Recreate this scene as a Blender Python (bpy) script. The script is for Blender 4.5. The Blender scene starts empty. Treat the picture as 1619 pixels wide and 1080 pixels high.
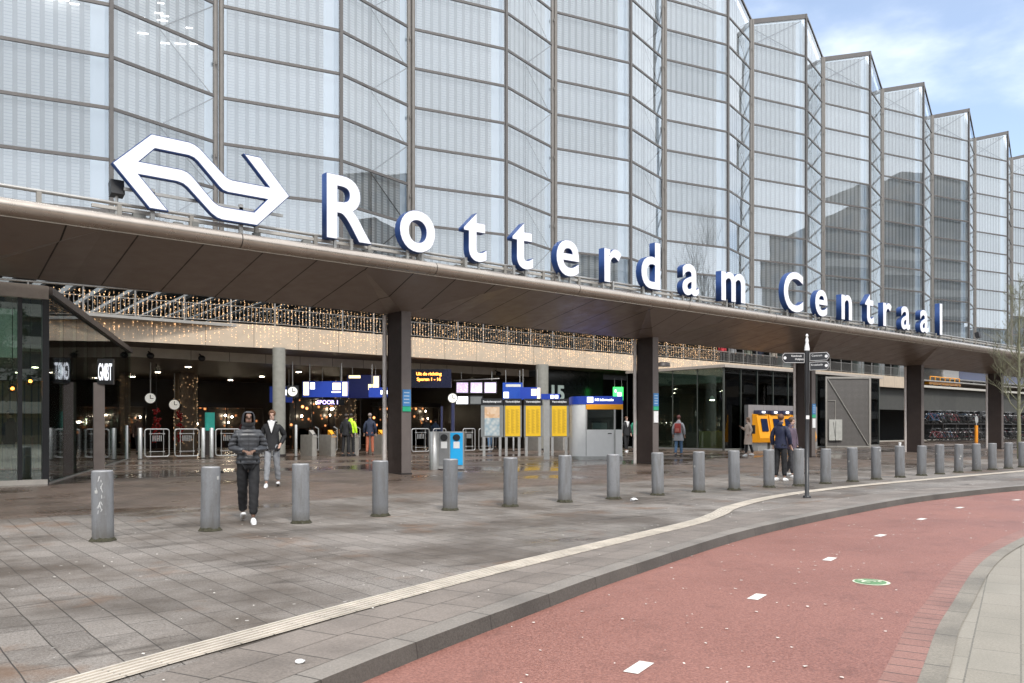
import bpy, bmesh, math, random
from mathutils import Vector, Matrix, Quaternion
R = math.radians
random.seed(7)
SC = bpy.context.scene

# ------------------------------------------------------------------ camera
# world axes: +X runs along the station front, +Y runs in towards the tracks
cd = bpy.data.cameras.new("camera"); cam = bpy.data.objects.new("camera", cd)
SC.collection.objects.link(cam); SC.camera = cam
cam.location = (0, 0, 1.55)
cam.rotation_euler = (R(90), 0, -math.atan2(.6327, .7745))
cd.sensor_width = 36; cd.lens = 36*1300/1619; cd.shift_y = 135/1619
cd.clip_start = .1; cd.clip_end = 2000

# ------------------------------------------------------------------ sky, sun, exposure
SUN_EL, SUN_AZ = R(52), R(200)          # azimuth clockwise from +Y
w = bpy.data.worlds.new("World"); SC.world = w; w.use_nodes = True
nt = w.node_tree; nt.nodes.clear()
def WN(t, **k):
    n = nt.nodes.new(t)
    for a, b in k.items(): setattr(n, a, b)
    return n
out = WN('ShaderNodeOutputWorld'); bg = WN('ShaderNodeBackground'); bg.inputs[1].default_value = .11
sky = WN('ShaderNodeTexSky', sky_type='NISHITA', sun_disc=False, sun_elevation=SUN_EL, sun_rotation=SUN_AZ)
sky.air_density = 1.0; sky.dust_density = .6; sky.ozone_density = 1.6
tc = WN('ShaderNodeTexCoord')
mp = WN('ShaderNodeMapping'); mp.inputs['Scale'].default_value = (1, 1, 2.6)
nz = WN('ShaderNodeTexNoise'); nz.inputs['Scale'].default_value = 2.6; nz.inputs['Detail'].default_value = 7; nz.inputs['Roughness'].default_value = .55
dot = WN('ShaderNodeVectorMath', operation='DOT_PRODUCT'); dot.inputs[1].default_value = Vector((.82, .45, .36)).normalized()
ma = WN('ShaderNodeMath', operation='MULTIPLY_ADD')   # noise*1.6 - dot
ma.inputs[1].default_value = 3.2
neg = WN('ShaderNodeMath', operation='MULTIPLY'); neg.inputs[1].default_value = -6.0
mr = WN('ShaderNodeMapRange'); mr.inputs['From Min'].default_value = -4.38; mr.inputs['From Max'].default_value = -3.25; mr.inputs['To Max'].default_value = .88
mr.interpolation_type = 'SMOOTHSTEP'
mr.inputs['To Min'].default_value = .13
nz2 = WN('ShaderNodeTexNoise'); nz2.inputs['Scale'].default_value = 3.2; nz2.inputs['Detail'].default_value = 5
cr = WN('ShaderNodeMix', data_type='RGBA'); cr.inputs[6].default_value = (6.6, 7.1, 7.6, 1); cr.inputs[7].default_value = (9.4, 9.5, 9.6, 1)
mix = WN('ShaderNodeMix', data_type='RGBA')
L = nt.links.new
L(tc.outputs['Generated'], mp.inputs[0]); L(mp.outputs[0], nz.inputs['Vector']); L(mp.outputs[0], nz2.inputs['Vector'])
L(tc.outputs['Generated'], dot.inputs[0]); L(dot.outputs['Value'], neg.inputs[0])
L(nz.outputs[0], ma.inputs[0]); L(neg.outputs[0], ma.inputs[2]); L(ma.outputs[0], mr.inputs[0])
L(nz2.outputs[0], cr.inputs[0]); L(mr.outputs[0], mix.inputs[0]); L(sky.outputs[0], mix.inputs[6]); L(cr.outputs[2], mix.inputs[7])
L(mix.outputs[2], bg.inputs[0]); L(bg.outputs[0], out.inputs[0])
sl = bpy.data.lights.new("sun", 'SUN'); sl.energy = 1.4; sl.angle = R(10); sl.color = (1, .95, .88)
so = bpy.data.objects.new("sun", sl); SC.collection.objects.link(so)
sd = Vector((math.sin(SUN_AZ)*math.cos(SUN_EL), math.cos(SUN_AZ)*math.cos(SUN_EL), math.sin(SUN_EL)))
so.rotation_euler = sd.to_track_quat('Z', 'Y').to_euler(); so.location = (0, -20, 60)
SC.view_settings.view_transform = 'Standard'; SC.view_settings.look = 'None'
SC.view_settings.exposure = 1.05; SC.view_settings.gamma = 1
SC.cycles.max_bounces = 8; SC.cycles.transparent_max_bounces = 12; SC.cycles.diffuse_bounces = 4
SC.cycles.caustics_reflective = False; SC.cycles.caustics_refractive = False
try: SC.cycles.use_denoising = True
except Exception: pass
SC.cycles.sample_clamp_indirect = 4

# ------------------------------------------------------------------ materials
MATS = {}
class Nd:
    def __init__(s, name):
        s.m = bpy.data.materials.new(name); s.m.use_nodes = True; s.t = s.m.node_tree; s.t.nodes.clear()
        s.o = s.n('ShaderNodeOutputMaterial')
    def n(s, t, **k):
        x = s.t.nodes.new(t)
        for a, b in k.items(): setattr(x, a, b)
        return x
    def l(s, a, b): s.t.links.new(a, b)
    def math(s, op, a, b=None, c=None, clamp=False):
        x = s.n('ShaderNodeMath', operation=op); x.use_clamp = clamp
        for i, v in enumerate((a, b, c)):
            if v is None: continue
            if isinstance(v, (int, float)): x.inputs[i].default_value = v
            else: s.l(v, x.inputs[i])
        return x.outputs[0]
    def mixc(s, f, a, b):
        x = s.n('ShaderNodeMix', data_type='RGBA')
        for i, v in ((0, f), (6, a), (7, b)):
            if isinstance(v, (int, float)): x.inputs[i].default_value = v
            elif isinstance(v, tuple): x.inputs[i].default_value = (*v, 1)
            else: s.l(v, x.inputs[i])
        return x.outputs[2]
    def noise(s, vec, sc, det=4, ro=.55):
        x = s.n('ShaderNodeTexNoise'); x.inputs['Scale'].default_value = sc; x.inputs['Detail'].default_value = det
        x.inputs['Roughness'].default_value = ro
        if vec is not None: s.l(vec, x.inputs['Vector'])
        return x.outputs[0]
    def ramp(s, f, a, b, lo=0., hi=1.):
        x = s.n('ShaderNodeMapRange'); x.inputs[1].default_value = a; x.inputs[2].default_value = b
        x.inputs[3].default_value = lo; x.inputs[4].default_value = hi; s.l(f, x.inputs[0]); return x.outputs[0]
    def obj(s): 
        return s.n('ShaderNodeTexCoord').outputs['Object']
    def xyz(s, v):
        x = s.n('ShaderNodeSeparateXYZ'); s.l(v, x.inputs[0]); return x.outputs
    def comb(s, x=0, y=0, z=0):
        c = s.n('ShaderNodeCombineXYZ')
        for i, v in enumerate((x, y, z)):
            if isinstance(v, (int, float)): c.inputs[i].default_value = v
            else: s.l(v, c.inputs[i])
        return c.outputs[0]
    def bsdf(s, col, rough=.6, metal=0., bump=None, bstr=.3, bdist=.01, emis=None, es=0., spec=.5, coat=0):
        b = s.n('ShaderNodeBsdfPrincipled')
        for k, v in (('Base Color', col), ('Roughness', rough), ('Metallic', metal)):
            if isinstance(v, (int, float)): b.inputs[k].default_value = v
            elif isinstance(v, tuple): b.inputs[k].default_value = (*v, 1)
            else: s.l(v, b.inputs[k])
        b.inputs['Specular IOR Level'].default_value = spec
        b.inputs['Coat Weight'].default_value = coat
        if bump is not None:
            u = s.n('ShaderNodeBump'); u.inputs['Strength'].default_value = bstr; u.inputs['Distance'].default_value = bdist
            s.l(bump, u.inputs['Height']); s.l(u.outputs[0], b.inputs['Normal'])
        if emis is not None:
            if isinstance(emis, tuple): b.inputs['Emission Color'].default_value = (*emis, 1)
            else: s.l(emis, b.inputs['Emission Color'])
            if isinstance(es, (int, float)): b.inputs['Emission Strength'].default_value = es
            else: s.l(es, b.inputs['Emission Strength'])
        return b.outputs[0]
    def done(s, sh): s.l(sh, s.o.inputs[0]); return s.m
def M(name, col=None, rough=.6, metal=0., var=.12, vs=6., bump=0., es=0., spec=.5, coat=0):
    if name in MATS: return MATS[name]
    d = Nd(name); v = d.obj(); f = d.noise(v, vs, 5)
    c2 = tuple(max(0, x*(1-2*var)) for x in col); c1 = tuple(min(1, x*(1+2*var)) for x in col)
    c = d.mixc(f, c2, c1)
    r = d.ramp(d.noise(v, vs*2.3, 3), .2, .8, max(.03, rough-.08), min(1, rough+.08))
    bp = d.noise(v, vs*12, 3) if bump else None
    sh = d.bsdf(c, r, metal, bp, bump, .004, emis=(c if es else None), es=es, spec=spec, coat=coat)
    MATS[name] = d.done(sh); return MATS[name]
def glass(name, tint=(.9, .97, .95), refl=.25, rough=.0, ior=1.5, pane=False):
    if name in MATS: return MATS[name]
    d = Nd(name); t = d.n('ShaderNodeBsdfTransparent'); t.inputs[0].default_value = (*tint, 1)
    g = d.n('ShaderNodeBsdfGlossy'); g.inputs['Roughness'].default_value = rough; g.inputs[0].default_value = (.93, .97, 1, 1)
    fr = d.n('ShaderNodeFresnel'); fr.inputs[0].default_value = ior
    bu = d.n('ShaderNodeBump'); bu.inputs['Strength'].default_value = .02; bu.inputs['Distance'].default_value = .05
    d.l(d.noise(d.obj(), .35, 2), bu.inputs['Height']); d.l(bu.outputs[0], g.inputs['Normal'])
    if pane:
        x, y, z = d.xyz(d.obj()); wn = d.n('ShaderNodeTexWhiteNoise', noise_dimensions='2D'); zz_ = d.math('FLOOR', d.math('DIVIDE', d.math('SUBTRACT', z, 7.8), 2.068))
        d.l(d.comb(d.math('MULTIPLY', d.n('ShaderNodeObjectInfo').outputs['Random'], 37.), zz_), wn.inputs['Vector']); refl = d.math('ADD', refl-.05, d.math('MULTIPLY', wn.outputs[0], .11)); bu.inputs['Strength'].default_value = .05
        tl = d.math('MULTIPLY', d.math('SUBTRACT', wn.outputs[0], .5), .06); wv = d.n('ShaderNodeCombineXYZ'); gm = d.n('ShaderNodeNewGeometry'); ad = d.n('ShaderNodeVectorMath', operation='ADD'); nm = d.n('ShaderNodeVectorMath', operation='NORMALIZE')
        d.l(tl, wv.inputs[2]); d.l(d.math('MULTIPLY', tl, .35), wv.inputs[0]); d.l(gm.outputs['Normal'], ad.inputs[0]); d.l(wv.outputs[0], ad.inputs[1]); d.l(ad.outputs[0], nm.inputs[0]); d.l(nm.outputs[0], bu.inputs['Normal'])
    f = d.math('ADD', fr.outputs[0], refl, clamp=True)
    m = d.n('ShaderNodeMixShader'); d.l(f, m.inputs[0]); d.l(t.outputs[0], m.inputs[1]); d.l(g.outputs[0], m.inputs[2])
    MATS[name] = d.done(m.outputs[0]); return MATS[name]
def emit(name, col, s):
    if name in MATS: return MATS[name]
    d = Nd(name); c = d.mixc(d.noise(d.obj(), 9, 2), tuple(x*.85 for x in col), col)
    MATS[name] = d.done(d.bsdf(c, .5, emis=c, es=s)); return MATS[name]

def paving_mat():
    d = Nd('plaza_paving'); v = d.obj(); x, y, z = d.xyz(v)
    def brick(w_, h_, vec, mort, off=.5):
        b = d.n('ShaderNodeTexBrick'); b.offset = off; d.l(vec, b.inputs['Vector'])
        b.inputs['Scale'].default_value = 1; b.inputs['Brick Width'].default_value = w_; b.inputs['Row Height'].default_value = h_
        b.inputs['Mortar Size'].default_value = mort; b.inputs['Mortar Smooth'].default_value = .3; b.inputs['Bias'].default_value = 0
        b.inputs['Color1'].default_value = (0, 0, 0, 1); b.inputs['Color2'].default_value = (1, 1, 1, 1)
        b.inputs['Mortar'].default_value = (.5, .5, .5, 1)
        return b
    wob = d.math('MULTIPLY', d.math('SUBTRACT', d.noise(v, 1.3, 2), .5), .03)
    sw = d.comb(d.math('ADD', y, wob), d.math('ADD', x, wob))     # rows run in towards the station
    b1 = brick(.60, .29, sw, .0055)
    b2 = brick(.21, .10, d.comb(x, y), .006)
    # slabs near the kerb, small brown setts further in
    edge = d.math('ADD', y, d.math('MULTIPLY', d.noise(v, .35, 3), 1.2))
    inner = d.ramp(edge, 15.6, 15.75)
    c_slab = d.mixc(b1.outputs['Color'], (.150, .128, .110), (.230, .198, .172))
    c_sett = d.mixc(b2.outputs['Color'], (.140, .085, .060), (.215, .148, .112))
    slabsel = d.n('ShaderNodeRGBToBW'); d.l(b1.outputs['Color'], slabsel.inputs[0]); wetslab = d.math('MULTIPLY', d.ramp(slabsel.outputs[0], .45, .30, 0, 1), d.ramp(d.noise(v, .8, 3), .47, .56)); c_slab = d.mixc(d.math('MULTIPLY', wetslab, .42), c_slab, (.062, .046, .034))
    col = d.mixc(inner, c_slab, c_sett)
    mort = d.mixc(inner, b1.outputs['Fac'], b2.outputs['Fac'])
    mo = d.n('ShaderNodeRGBToBW'); d.l(mort, mo.inputs[0]); mo = mo.outputs[0]
    gr = d.noise(v, 52, 3, .9); col = d.mixc(d.ramp(gr, .42, .62, 0, .75), col, d.mixc(inner, (.36, .335, .31), (.21, .18, .155)))
    gr2 = d.noise(d.comb(d.math('ADD', x, 7.), y), 44, 3, .9); col = d.mixc(d.ramp(gr2, .50, .66, 0, .75), col, (.05, .042, .035))
    big = d.noise(v, .55, 6, .6); col = d.mixc(d.ramp(big, .44, .62, 0, .75), col, (.066, .048, .034))
    rust = d.noise(d.comb(d.math('ADD', x, 31), y), .8, 5, .6); col = d.mixc(d.ramp(rust, .57, .70, 0, .65), col, (.17, .092, .048))
    seam = d.math('ABSOLUTE', d.math('SUBTRACT', d.noise(d.comb(d.math('MULTIPLY', x, .28), d.math('MULTIPLY', y, 1.0)), .55, 3, .5), .5)); sm = d.math('MULTIPLY', d.ramp(seam, .0, .014, 1, 0), d.ramp(d.noise(v, .7, 2), .45, .6)); col = d.mixc(d.math('MULTIPLY', sm, .7), col, (.035, .027, .02))
    col = d.mixc(mo, col, (.045, .038, .032))
    # chewing gum and grit
    vo = d.n('ShaderNodeTexVoronoi'); vo.inputs['Scale'].default_value = 2.6; d.l(v, vo.inputs['Vector'])
    gum = d.math('LESS_THAN', vo.outputs['Distance'], .045)
    col = d.mixc(d.math('MULTIPLY', gum, .7), col, (.55, .52, .48))
    # wetness: broad damp film further in, standing water where the noise dips
    st = d.comb(d.math('MULTIPLY', x, .45), y)
    wet = d.noise(st, .38, 5, .6)
    depth = d.ramp(y, 12.5, 20., 0, 1)
    fw = d.math('ADD', wet, d.math('MULTIPLY', depth, .16))
    pud = d.ramp(fw, .635, .69, 0, 1)
    damp = d.ramp(fw, .46, .62, 0, 1)
    col = d.mixc(d.math('MULTIPLY', damp, .42), col, d.mixc(.5, col, (.03, .024, .02)))
    col = d.mixc(d.math('MULTIPLY', pud, .35), col, (.06, .045, .035))
    ro = d.ramp(damp, 0, 1, .62, .36); 
    rr = d.n('ShaderNodeMix', data_type='FLOAT'); d.l(pud, rr.inputs[0]); d.l(ro, rr.inputs[2]); rr.inputs[3].default_value = .14
    hb = d.math('MULTIPLY', d.math('ADD', d.math('MULTIPLY', mo, -1.2), d.math('MULTIPLY', gr, .5)), d.math('SUBTRACT', 1.0, d.math('MULTIPLY', pud, .95)))
    return d.done(d.bsdf(col, rr.outputs[0], 0, hb, .55, .006, spec=.5))
def road_mat():
    d = Nd('red_asphalt'); v = d.obj()
    g = d.noise(v, 48, 3, .9); big = d.noise(v, .5, 5); 
    c = d.mixc(d.ramp(g, .40, .62), (.160, .062, .046), (.345, .155, .120))
    c = d.mixc(d.ramp(big, .35, .75, 0, .35), c, (.31, .15, .122))
    spot = d.noise(v, 2.2, 6, .7); c = d.mixc(d.ramp(spot, .55, .74, 0, .6), c, (.13, .055, .042))
    vo = d.n('ShaderNodeTexVoronoi'); vo.inputs['Scale'].default_value = 1.9; d.l(v, vo.inputs['Vector'])
    c = d.mixc(d.math('MULTIPLY', d.math('LESS_THAN', vo.outputs['Distance'], .03), .7), c, (.6, .55, .5))
    return d.done(d.bsdf(c, d.ramp(big, .3, .7, .38, .62), 0, g, .5, .006))
def strip_mat(name, c1, c2, seg, grain=90, uvk=True):
    # a band laid along a curve: U runs along it in metres
    d = Nd(name); u, vv, _ = d.xyz(d.n('ShaderNodeUVMap').outputs[0]); v = d.obj()
    s = d.math('DIVIDE', u, seg); fr = d.math('FRACT', s); idn = d.n('ShaderNodeTexWhiteNoise', noise_dimensions='1D')
    d.l(d.math('FLOOR', s), idn.inputs['W'])
    c = d.mixc(idn.outputs[0], c1, c2)
    g = d.noise(v, grain, 3, .8); c = d.mixc(d.ramp(g, .35, .65, 0, .5), c, tuple(x*1.7 for x in c2))
    c = d.mixc(d.ramp(d.noise(v, 1.2, 5), .45, .75, 0, .6), c, tuple(x*.45 for x in c1))
    j = d.math('LESS_THAN', fr, .012/seg)
    c = d.mixc(j, c, (.04, .035, .03))
    return d.done(d.bsdf(c, .55, 0, d.math('SUBTRACT', g, d.math('MULTIPLY', j, 2)), .5, .005))
def grid_mat(name, c1, c2, bw, bh, mort=.006, rough=.5, mcol=(.05, .05, .045), bump=.3, metal=0, swap=None, off=0., grain=0):
    if name in MATS: return MATS[name]
    d = Nd(name); v = d.obj(); x, y, z = d.xyz(v)
    vec = {None: d.comb(x, z), 'xy': d.comb(x, y), 'yz': d.comb(y, z), 'sum': d.comb(d.math('ADD', x, y), z)}[swap]
    b = d.n('ShaderNodeTexBrick'); b.offset = off; d.l(vec, b.inputs['Vector'])
    b.inputs['Scale'].default_value = 1; b.inputs['Brick Width'].default_value = bw; b.inputs['Row Height'].default_value = bh
    b.inputs['Mortar Size'].default_value = mort; b.inputs['Color1'].default_value = (*c1, 1); b.inputs['Color2'].default_value = (*c2, 1)
    b.inputs['Mortar'].default_value = (*mcol, 1)
    c = d.mixc(d.ramp(d.noise(v, 2.5, 6), .3, .8, 0, .4), b.outputs['Color'], tuple(q*.55 for q in c1))
    if grain: c = d.mixc(d.ramp(d.noise(v, grain, 2), .4, .7, 0, .4), c, tuple(min(1, q*1.5) for q in c2))
    MATS[name] = d.done(d.bsdf(c, rough, metal, b.outputs['Fac'], -bump, .01)); return MATS[name]
def louvre_mat():
    d = Nd('louvre_screen'); v = d.obj(); x, y, z = d.xyz(v)
    P = .46
    fx = d.math('FRACT', d.math('DIVIDE', x, P)); bar = d.math('LESS_THAN', fx, .62)
    fz = d.math('FRACT', d.math('DIVIDE', z, .135)); slat = d.math('LESS_THAN', fz, .74)
    rnd = d.n('ShaderNodeTexWhiteNoise', noise_dimensions='2D')
    d.l(d.comb(d.math('FLOOR', d.math('DIVIDE', x, P)), d.math('FLOOR', d.math('DIVIDE', z, 2.068))), rnd.inputs['Vector'])
    cb = d.mixc(rnd.outputs[0], (.90, .90, .88), (.97, .97, .95))
    cb = d.mixc(slat, (.68, .70, .71), cb)
    gap = (.52, .52, .51)
    c = d.mixc(bar, gap, cb)
    df = d.n('ShaderNodeBsdfDiffuse'); tr = d.n('ShaderNodeBsdfTranslucent'); mx = d.n('ShaderNodeAddShader'); h1 = d.mixc(.0, c, c)
    vm = d.n('ShaderNodeVectorMath', operation='SCALE'); vm.inputs['Scale'].default_value = .72; d.l(c, vm.inputs[0]); vm2 = d.n('ShaderNodeVectorMath', operation='SCALE'); vm2.inputs['Scale'].default_value = .26; d.l(c, vm2.inputs[0])
    d.l(vm.outputs[0], df.inputs[0]); d.l(vm2.outputs[0], tr.inputs[0]); d.l(df.outputs[0], mx.inputs[0]); d.l(tr.outputs[0], mx.inputs[1])
    return d.done(mx.outputs[0])
def shop_mat(name, dens=1.0, warm=True, s=3.0):
    d = Nd(name); v = d.obj(); x, y, z = d.xyz(v)
    vec = d.comb(x, z)
    vo = d.n('ShaderNodeTexVoronoi'); vo.inputs['Scale'].default_value = 3.2; d.l(vec, vo.inputs['Vector'])
    vo2 = d.n('ShaderNodeTexVoronoi'); vo2.inputs['Scale'].default_value = 1.6; d.l(vec, vo2.inputs['Vector'])
    base = d.mixc(vo.outputs['Color'], (.05, .02, .012), (.9, .32, .10) if warm else (.35, .38, .42))
    m = d.math('MULTIPLY', d.ramp(vo.outputs['Distance'], .0, .35, 1, 0), d.ramp(d.noise(vec, 1.1, 3), .42, .62))
    pts = d.math('LESS_THAN', vo2.outputs['Distance'], .09)
    c = d.mixc(pts, base, (1, .8, .5))
    st = d.math('MULTIPLY', d.math('ADD', m, d.math('MULTIPLY', pts, 2.5)), s*dens)
    return d.done(d.bsdf((.03, .025, .02), .3, emis=c, es=st))
MATS['paving'] = paving_mat(); MATS['road'] = road_mat(); MATS['louvre'] = louvre_mat()
MATS['kerb'] = strip_mat('kerb_face_shaded', (.055, .05, .043), (.085, .078, .068), 1.0, 50)  # upright face: same stone as the top, with shade put into its colour
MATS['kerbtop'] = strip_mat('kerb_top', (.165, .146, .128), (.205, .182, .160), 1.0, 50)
MATS['gutter'] = strip_mat('gutter_brick', (.215, .105, .083), (.25, .130, .104), .21, 50)
MATS['farkerb'] = strip_mat('far_kerb', (.175, .155, .125), (.215, .19, .155), .98, 50)
MATS['farpave'] = None
G_FAC = glass('facade_glass', (.99, 1.0, 1.0), .19, .0, 1.45, pane=True)
G_SHOP = glass('shop_glass', (.74, .84, .79), .0, .0, 1.5)
G_CLR = glass('clear_glass', (.9, .95, .93), .03, .0, 1.45)
STEEL = M('grey_steel', (.42, .41, .39), .4, .7)
FRAME = M('facade_frame', (.125, .115, .11), .5, .2)
DARKM = M('dark_metal', (.045, .038, .036), .45, .4)
BLACK = M('black_paint', (.016, .016, .018), .4)
WHITE = M('white_paint', (.8, .8, .8), .4, var=.03)

# ------------------------------------------------------------------ geometry helpers
K, G = 1.0, 0.0          # K, G: scale about the camera, and plaza lift, for coordinates from image pixels
def far():
    global K, G; K, G = .8, .31  # shrinks what follows about the camera position
def near():
    global K, G; K, G = 1., 0.
def link(o): SC.collection.objects.link(o)
def P3(u, v, z=0): return Vector((u*K, v*K, G+z*K))
class MB:
    def __init__(s): s.v = []; s.f = []; s.mi = []; s.sm = []; s.uv = {}
    def add(s, vs, fs, mi=0, sm=False):
        n = len(s.v); s.v += [tuple(p) for p in vs]
        for f in fs: s.f.append(tuple(i+n for i in f)); s.mi.append(mi); s.sm.append(sm)
        return s
    def box(s, x0, y0, z0, x1, y1, z1, mi=0, rot=None, c=None):
        vs = [Vector(p) for p in ((x0,y0,z0),(x1,y0,z0),(x1,y1,z0),(x0,y1,z0),(x0,y0,z1),(x1,y0,z1),(x1,y1,z1),(x0,y1,z1))]
        if rot is not None:
            cc = Vector(c) if c else Vector(((x0+x1)/2, (y0+y1)/2, (z0+z1)/2)); vs = [rot @ (p-cc)+cc for p in vs]
        return s.add(vs, [(0,3,2,1),(4,5,6,7),(0,1,5,4),(1,2,6,5),(2,3,7,6),(3,0,4,7)], mi)
    def rbox(s, x0, y0, z0, x1, y1, z1, r=.02, mi=0, n=3):     # vertical edges rounded
        pts = []
        for cx, cy, a0 in ((x1-r, y1-r, 0), (x0+r, y1-r, 90), (x0+r, y0+r, 180), (x1-r, y0+r, 270)):
            for i in range(n+1):
                a = R(a0+90*i/n); pts.append((cx+r*math.cos(a), cy+r*math.sin(a)))
        return s.prism(pts, z0, z1, mi)
    def prism(s, pts, z0, z1, mi=0, sm=False):
        n = len(pts); vs = [(x, y, z0) for x, y in pts]+[(x, y, z1) for x, y in pts]
        s.add(vs, [tuple(range(n))[::-1], tuple(range(n, 2*n))], mi)
        return s.add(vs, [(i, (i+1) % n, n+(i+1) % n, n+i) for i in range(n)], mi, sm)
    def tube(s, a, b, r, n=10, r2=None, mi=0, cap=True):
        a = Vector(a); b = Vector(b); d = (b-a); r2 = r if r2 is None else r2
        if d.length < 1e-6: return s
        q = d.to_track_quat('Z', 'Y'); vs = []
        for c, rr in ((a, r), (b, r2)):
            for i in range(n):
                t = 2*math.pi*i/n; vs.append(c+q @ Vector((rr*math.cos(t), rr*math.sin(t), 0)))
        s.add(vs, [(i, (i+1) % n, n+(i+1) % n, n+i) for i in range(n)], mi, True)
        if cap: s.add(vs, [tuple(range(n))[::-1], tuple(range(n, 2*n))], mi)
        return s
    def path(s, pts, r, n=8, mi=0):
        for a, b in zip(pts, pts[1:]): s.tube(a, b, r, n, mi=mi)
        return s
    def lathe(s, prof, n=20, c=(0, 0), mi=0, sx=1, sy=1):
        vs = []
        for r, z in prof:
            for i in range(n):
                t = 2*math.pi*i/n; vs.append((c[0]+sx*r*math.cos(t), c[1]+sy*r*math.sin(t), z))
        fs = []
        for k in range(len(prof)-1):
            for i in range(n): fs.append((k*n+i, k*n+(i+1) % n, (k+1)*n+(i+1) % n, (k+1)*n+i))
        s.add(vs, fs, mi, True); m = len(prof)-1
        return s.add(vs, [tuple(range(n))[::-1], tuple(range(m*n, m*n+n))], mi)
    def ball(s, c, rx, ry=None, rz=None, n=10, m=7, mi=0):
        ry = ry or rx; rz = rz or rx; vs = [(c[0], c[1], c[2]-rz)]
        for k in range(1, m):
            a = -math.pi/2+math.pi*k/m
            for i in range(n):
                t = 2*math.pi*i/n; vs.append((c[0]+rx*math.cos(a)*math.cos(t), c[1]+ry*math.cos(a)*math.sin(t), c[2]+rz*math.sin(a)))
        vs.append((c[0], c[1], c[2]+rz)); fs = [(0, 1+(i+1) % n, 1+i) for i in range(n)]
        for k in range(m-2):
            for i in range(n): fs.append((1+k*n+i, 1+k*n+(i+1) % n, 1+(k+1)*n+(i+1) % n, 1+(k+1)*n+i))
        t = len(vs)-1; fs += [(1+(m-2)*n+i, 1+(m-2)*n+(i+1) % n, t) for i in range(n)]
        return s.add(vs, fs, mi, True)
    def ring(s, c, r, t, axis='y', n=24, m=6, mi=0):           # torus
        vs = []; fs = []
        for i in range(n):
            a = 2*math.pi*i/n
            for j in range(m):
                b = 2*math.pi*j/m; q = r+t*math.cos(b); p = (q*math.cos(a), t*math.sin(b), q*math.sin(a))
                if axis == 'x': p = (p[1], p[0], p[2])
                if axis == 'z': p = (p[0], p[2], p[1])
                vs.append((c[0]+p[0], c[1]+p[1], c[2]+p[2]))
        for i in range(n):
            for j in range(m): fs.append((i*m+j, ((i+1) % n)*m+j, ((i+1) % n)*m+(j+1) % m, i*m+(j+1) % m))
        return s.add(vs, fs, mi, True)
    def build(s, name, mats, parent=None, loc=(0, 0, 0), rz=0, raw=False, bevel=0):
        k = 1.0 if raw else K
        me = bpy.data.meshes.new(name); me.from_pydata([(x*k, y*k, z*k) for x, y, z in s.v], [], s.f)
        mats = mats if isinstance(mats, (list, tuple)) else [mats]
        for m in mats: me.materials.append(m)
        for p, mi, sm in zip(me.polygons, s.mi, s.sm): p.material_index = mi; p.use_smooth = sm
        me.validate()
        bm = bmesh.new(); bm.from_mesh(me); bmesh.ops.recalc_face_normals(bm, faces=bm.faces); bm.to_mesh(me); bm.free()
        o = bpy.data.objects.new(name, me); link(o); o.location = Vector(loc)*k; o.rotation_euler = (0, 0, rz)
        if parent is not None: o.parent = parent
        if bevel:
            b = o.modifiers.new('bevel', 'BEVEL'); b.width = bevel; b.segments = 2; b.limit_method = 'ANGLE'
        return o
def tag(o, label=None, cat=None, group=None, kind=None):
    if label: o['label'] = label
    if cat: o['category'] = cat
    if group: o['group'] = group
    if kind: o['kind'] = kind
    return o
def thing(name, u, v, z, label, cat, group=None, rz=0):
    o = bpy.data.objects.new(name, None); link(o); o.location = P3(u, v, z); o.rotation_euler = (0, 0, rz)
    o.empty_display_size = .3
    return tag(o, label, cat, group)
def place(o, u, v, z, rz=0): o.location = P3(u, v, z); o.rotation_euler = (0, 0, rz); return o
def text(name, s, size, mat, parent, loc, ext=.004, off=0., align='CENTER', rx=90, rz=0, sx=1., valign='BOTTOM_BASELINE'):
    c = bpy.data.curves.new(name, 'FONT'); c.body = s; c.size = size*K; c.extrude = ext*K; c.offset = off*K
    c.align_x = align; c.align_y = valign; c.resolution_u = 6
    t = bpy.data.objects.new(name, c); link(t)
    dg = bpy.context.evaluated_depsgraph_get(); me = bpy.data.meshes.new_from_object(t.evaluated_get(dg))
    bpy.data.objects.remove(t); bpy.data.curves.remove(c)
    me.materials.clear(); me.materials.append(mat)
    for v in me.vertices: v.co.x *= sx
    o = bpy.data.objects.new(name, me); link(o); o.location = Vector(loc)*K; o.rotation_euler = (R(rx), 0, R(rz))
    if parent is not None: o.parent = parent
    return o
def polyext(name, outer, holes, d0, d1, mat, parent):           # outline in X/Z, thickness along Y
    bm = bmesh.new(); edges = []
    for lp in [outer]+holes:
        vs = [bm.verts.new((x, d0, z)) for x, z in lp]
        edges += [bm.edges.new((vs[i], vs[(i+1) % len(vs)])) for i in range(len(vs))]
    r = bmesh.ops.triangle_fill(bm, use_beauty=True, edges=edges, normal=(0, -1, 0))
    fs = [f for f in bm.faces]; e = bmesh.ops.extrude_face_region(bm, geom=fs)
    for v in e['geom']:
        if isinstance(v, bmesh.types.BMVert): v.co.y = d1
    bmesh.ops.recalc_face_normals(bm, faces=bm.faces)
    for v in bm.verts: v.co *= K
    me = bpy.data.meshes.new(name); bm.to_mesh(me); bm.free(); me.materials.append(mat)
    o = bpy.data.objects.new(name, me); link(o)
    if parent is not None: o.parent = parent
    return o
def copy_tree(o, parent=None):
    c = o.copy(); link(c)
    if parent is not None: c.parent = parent
    for ch in o.children: copy_tree(ch, c)
    return c
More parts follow.
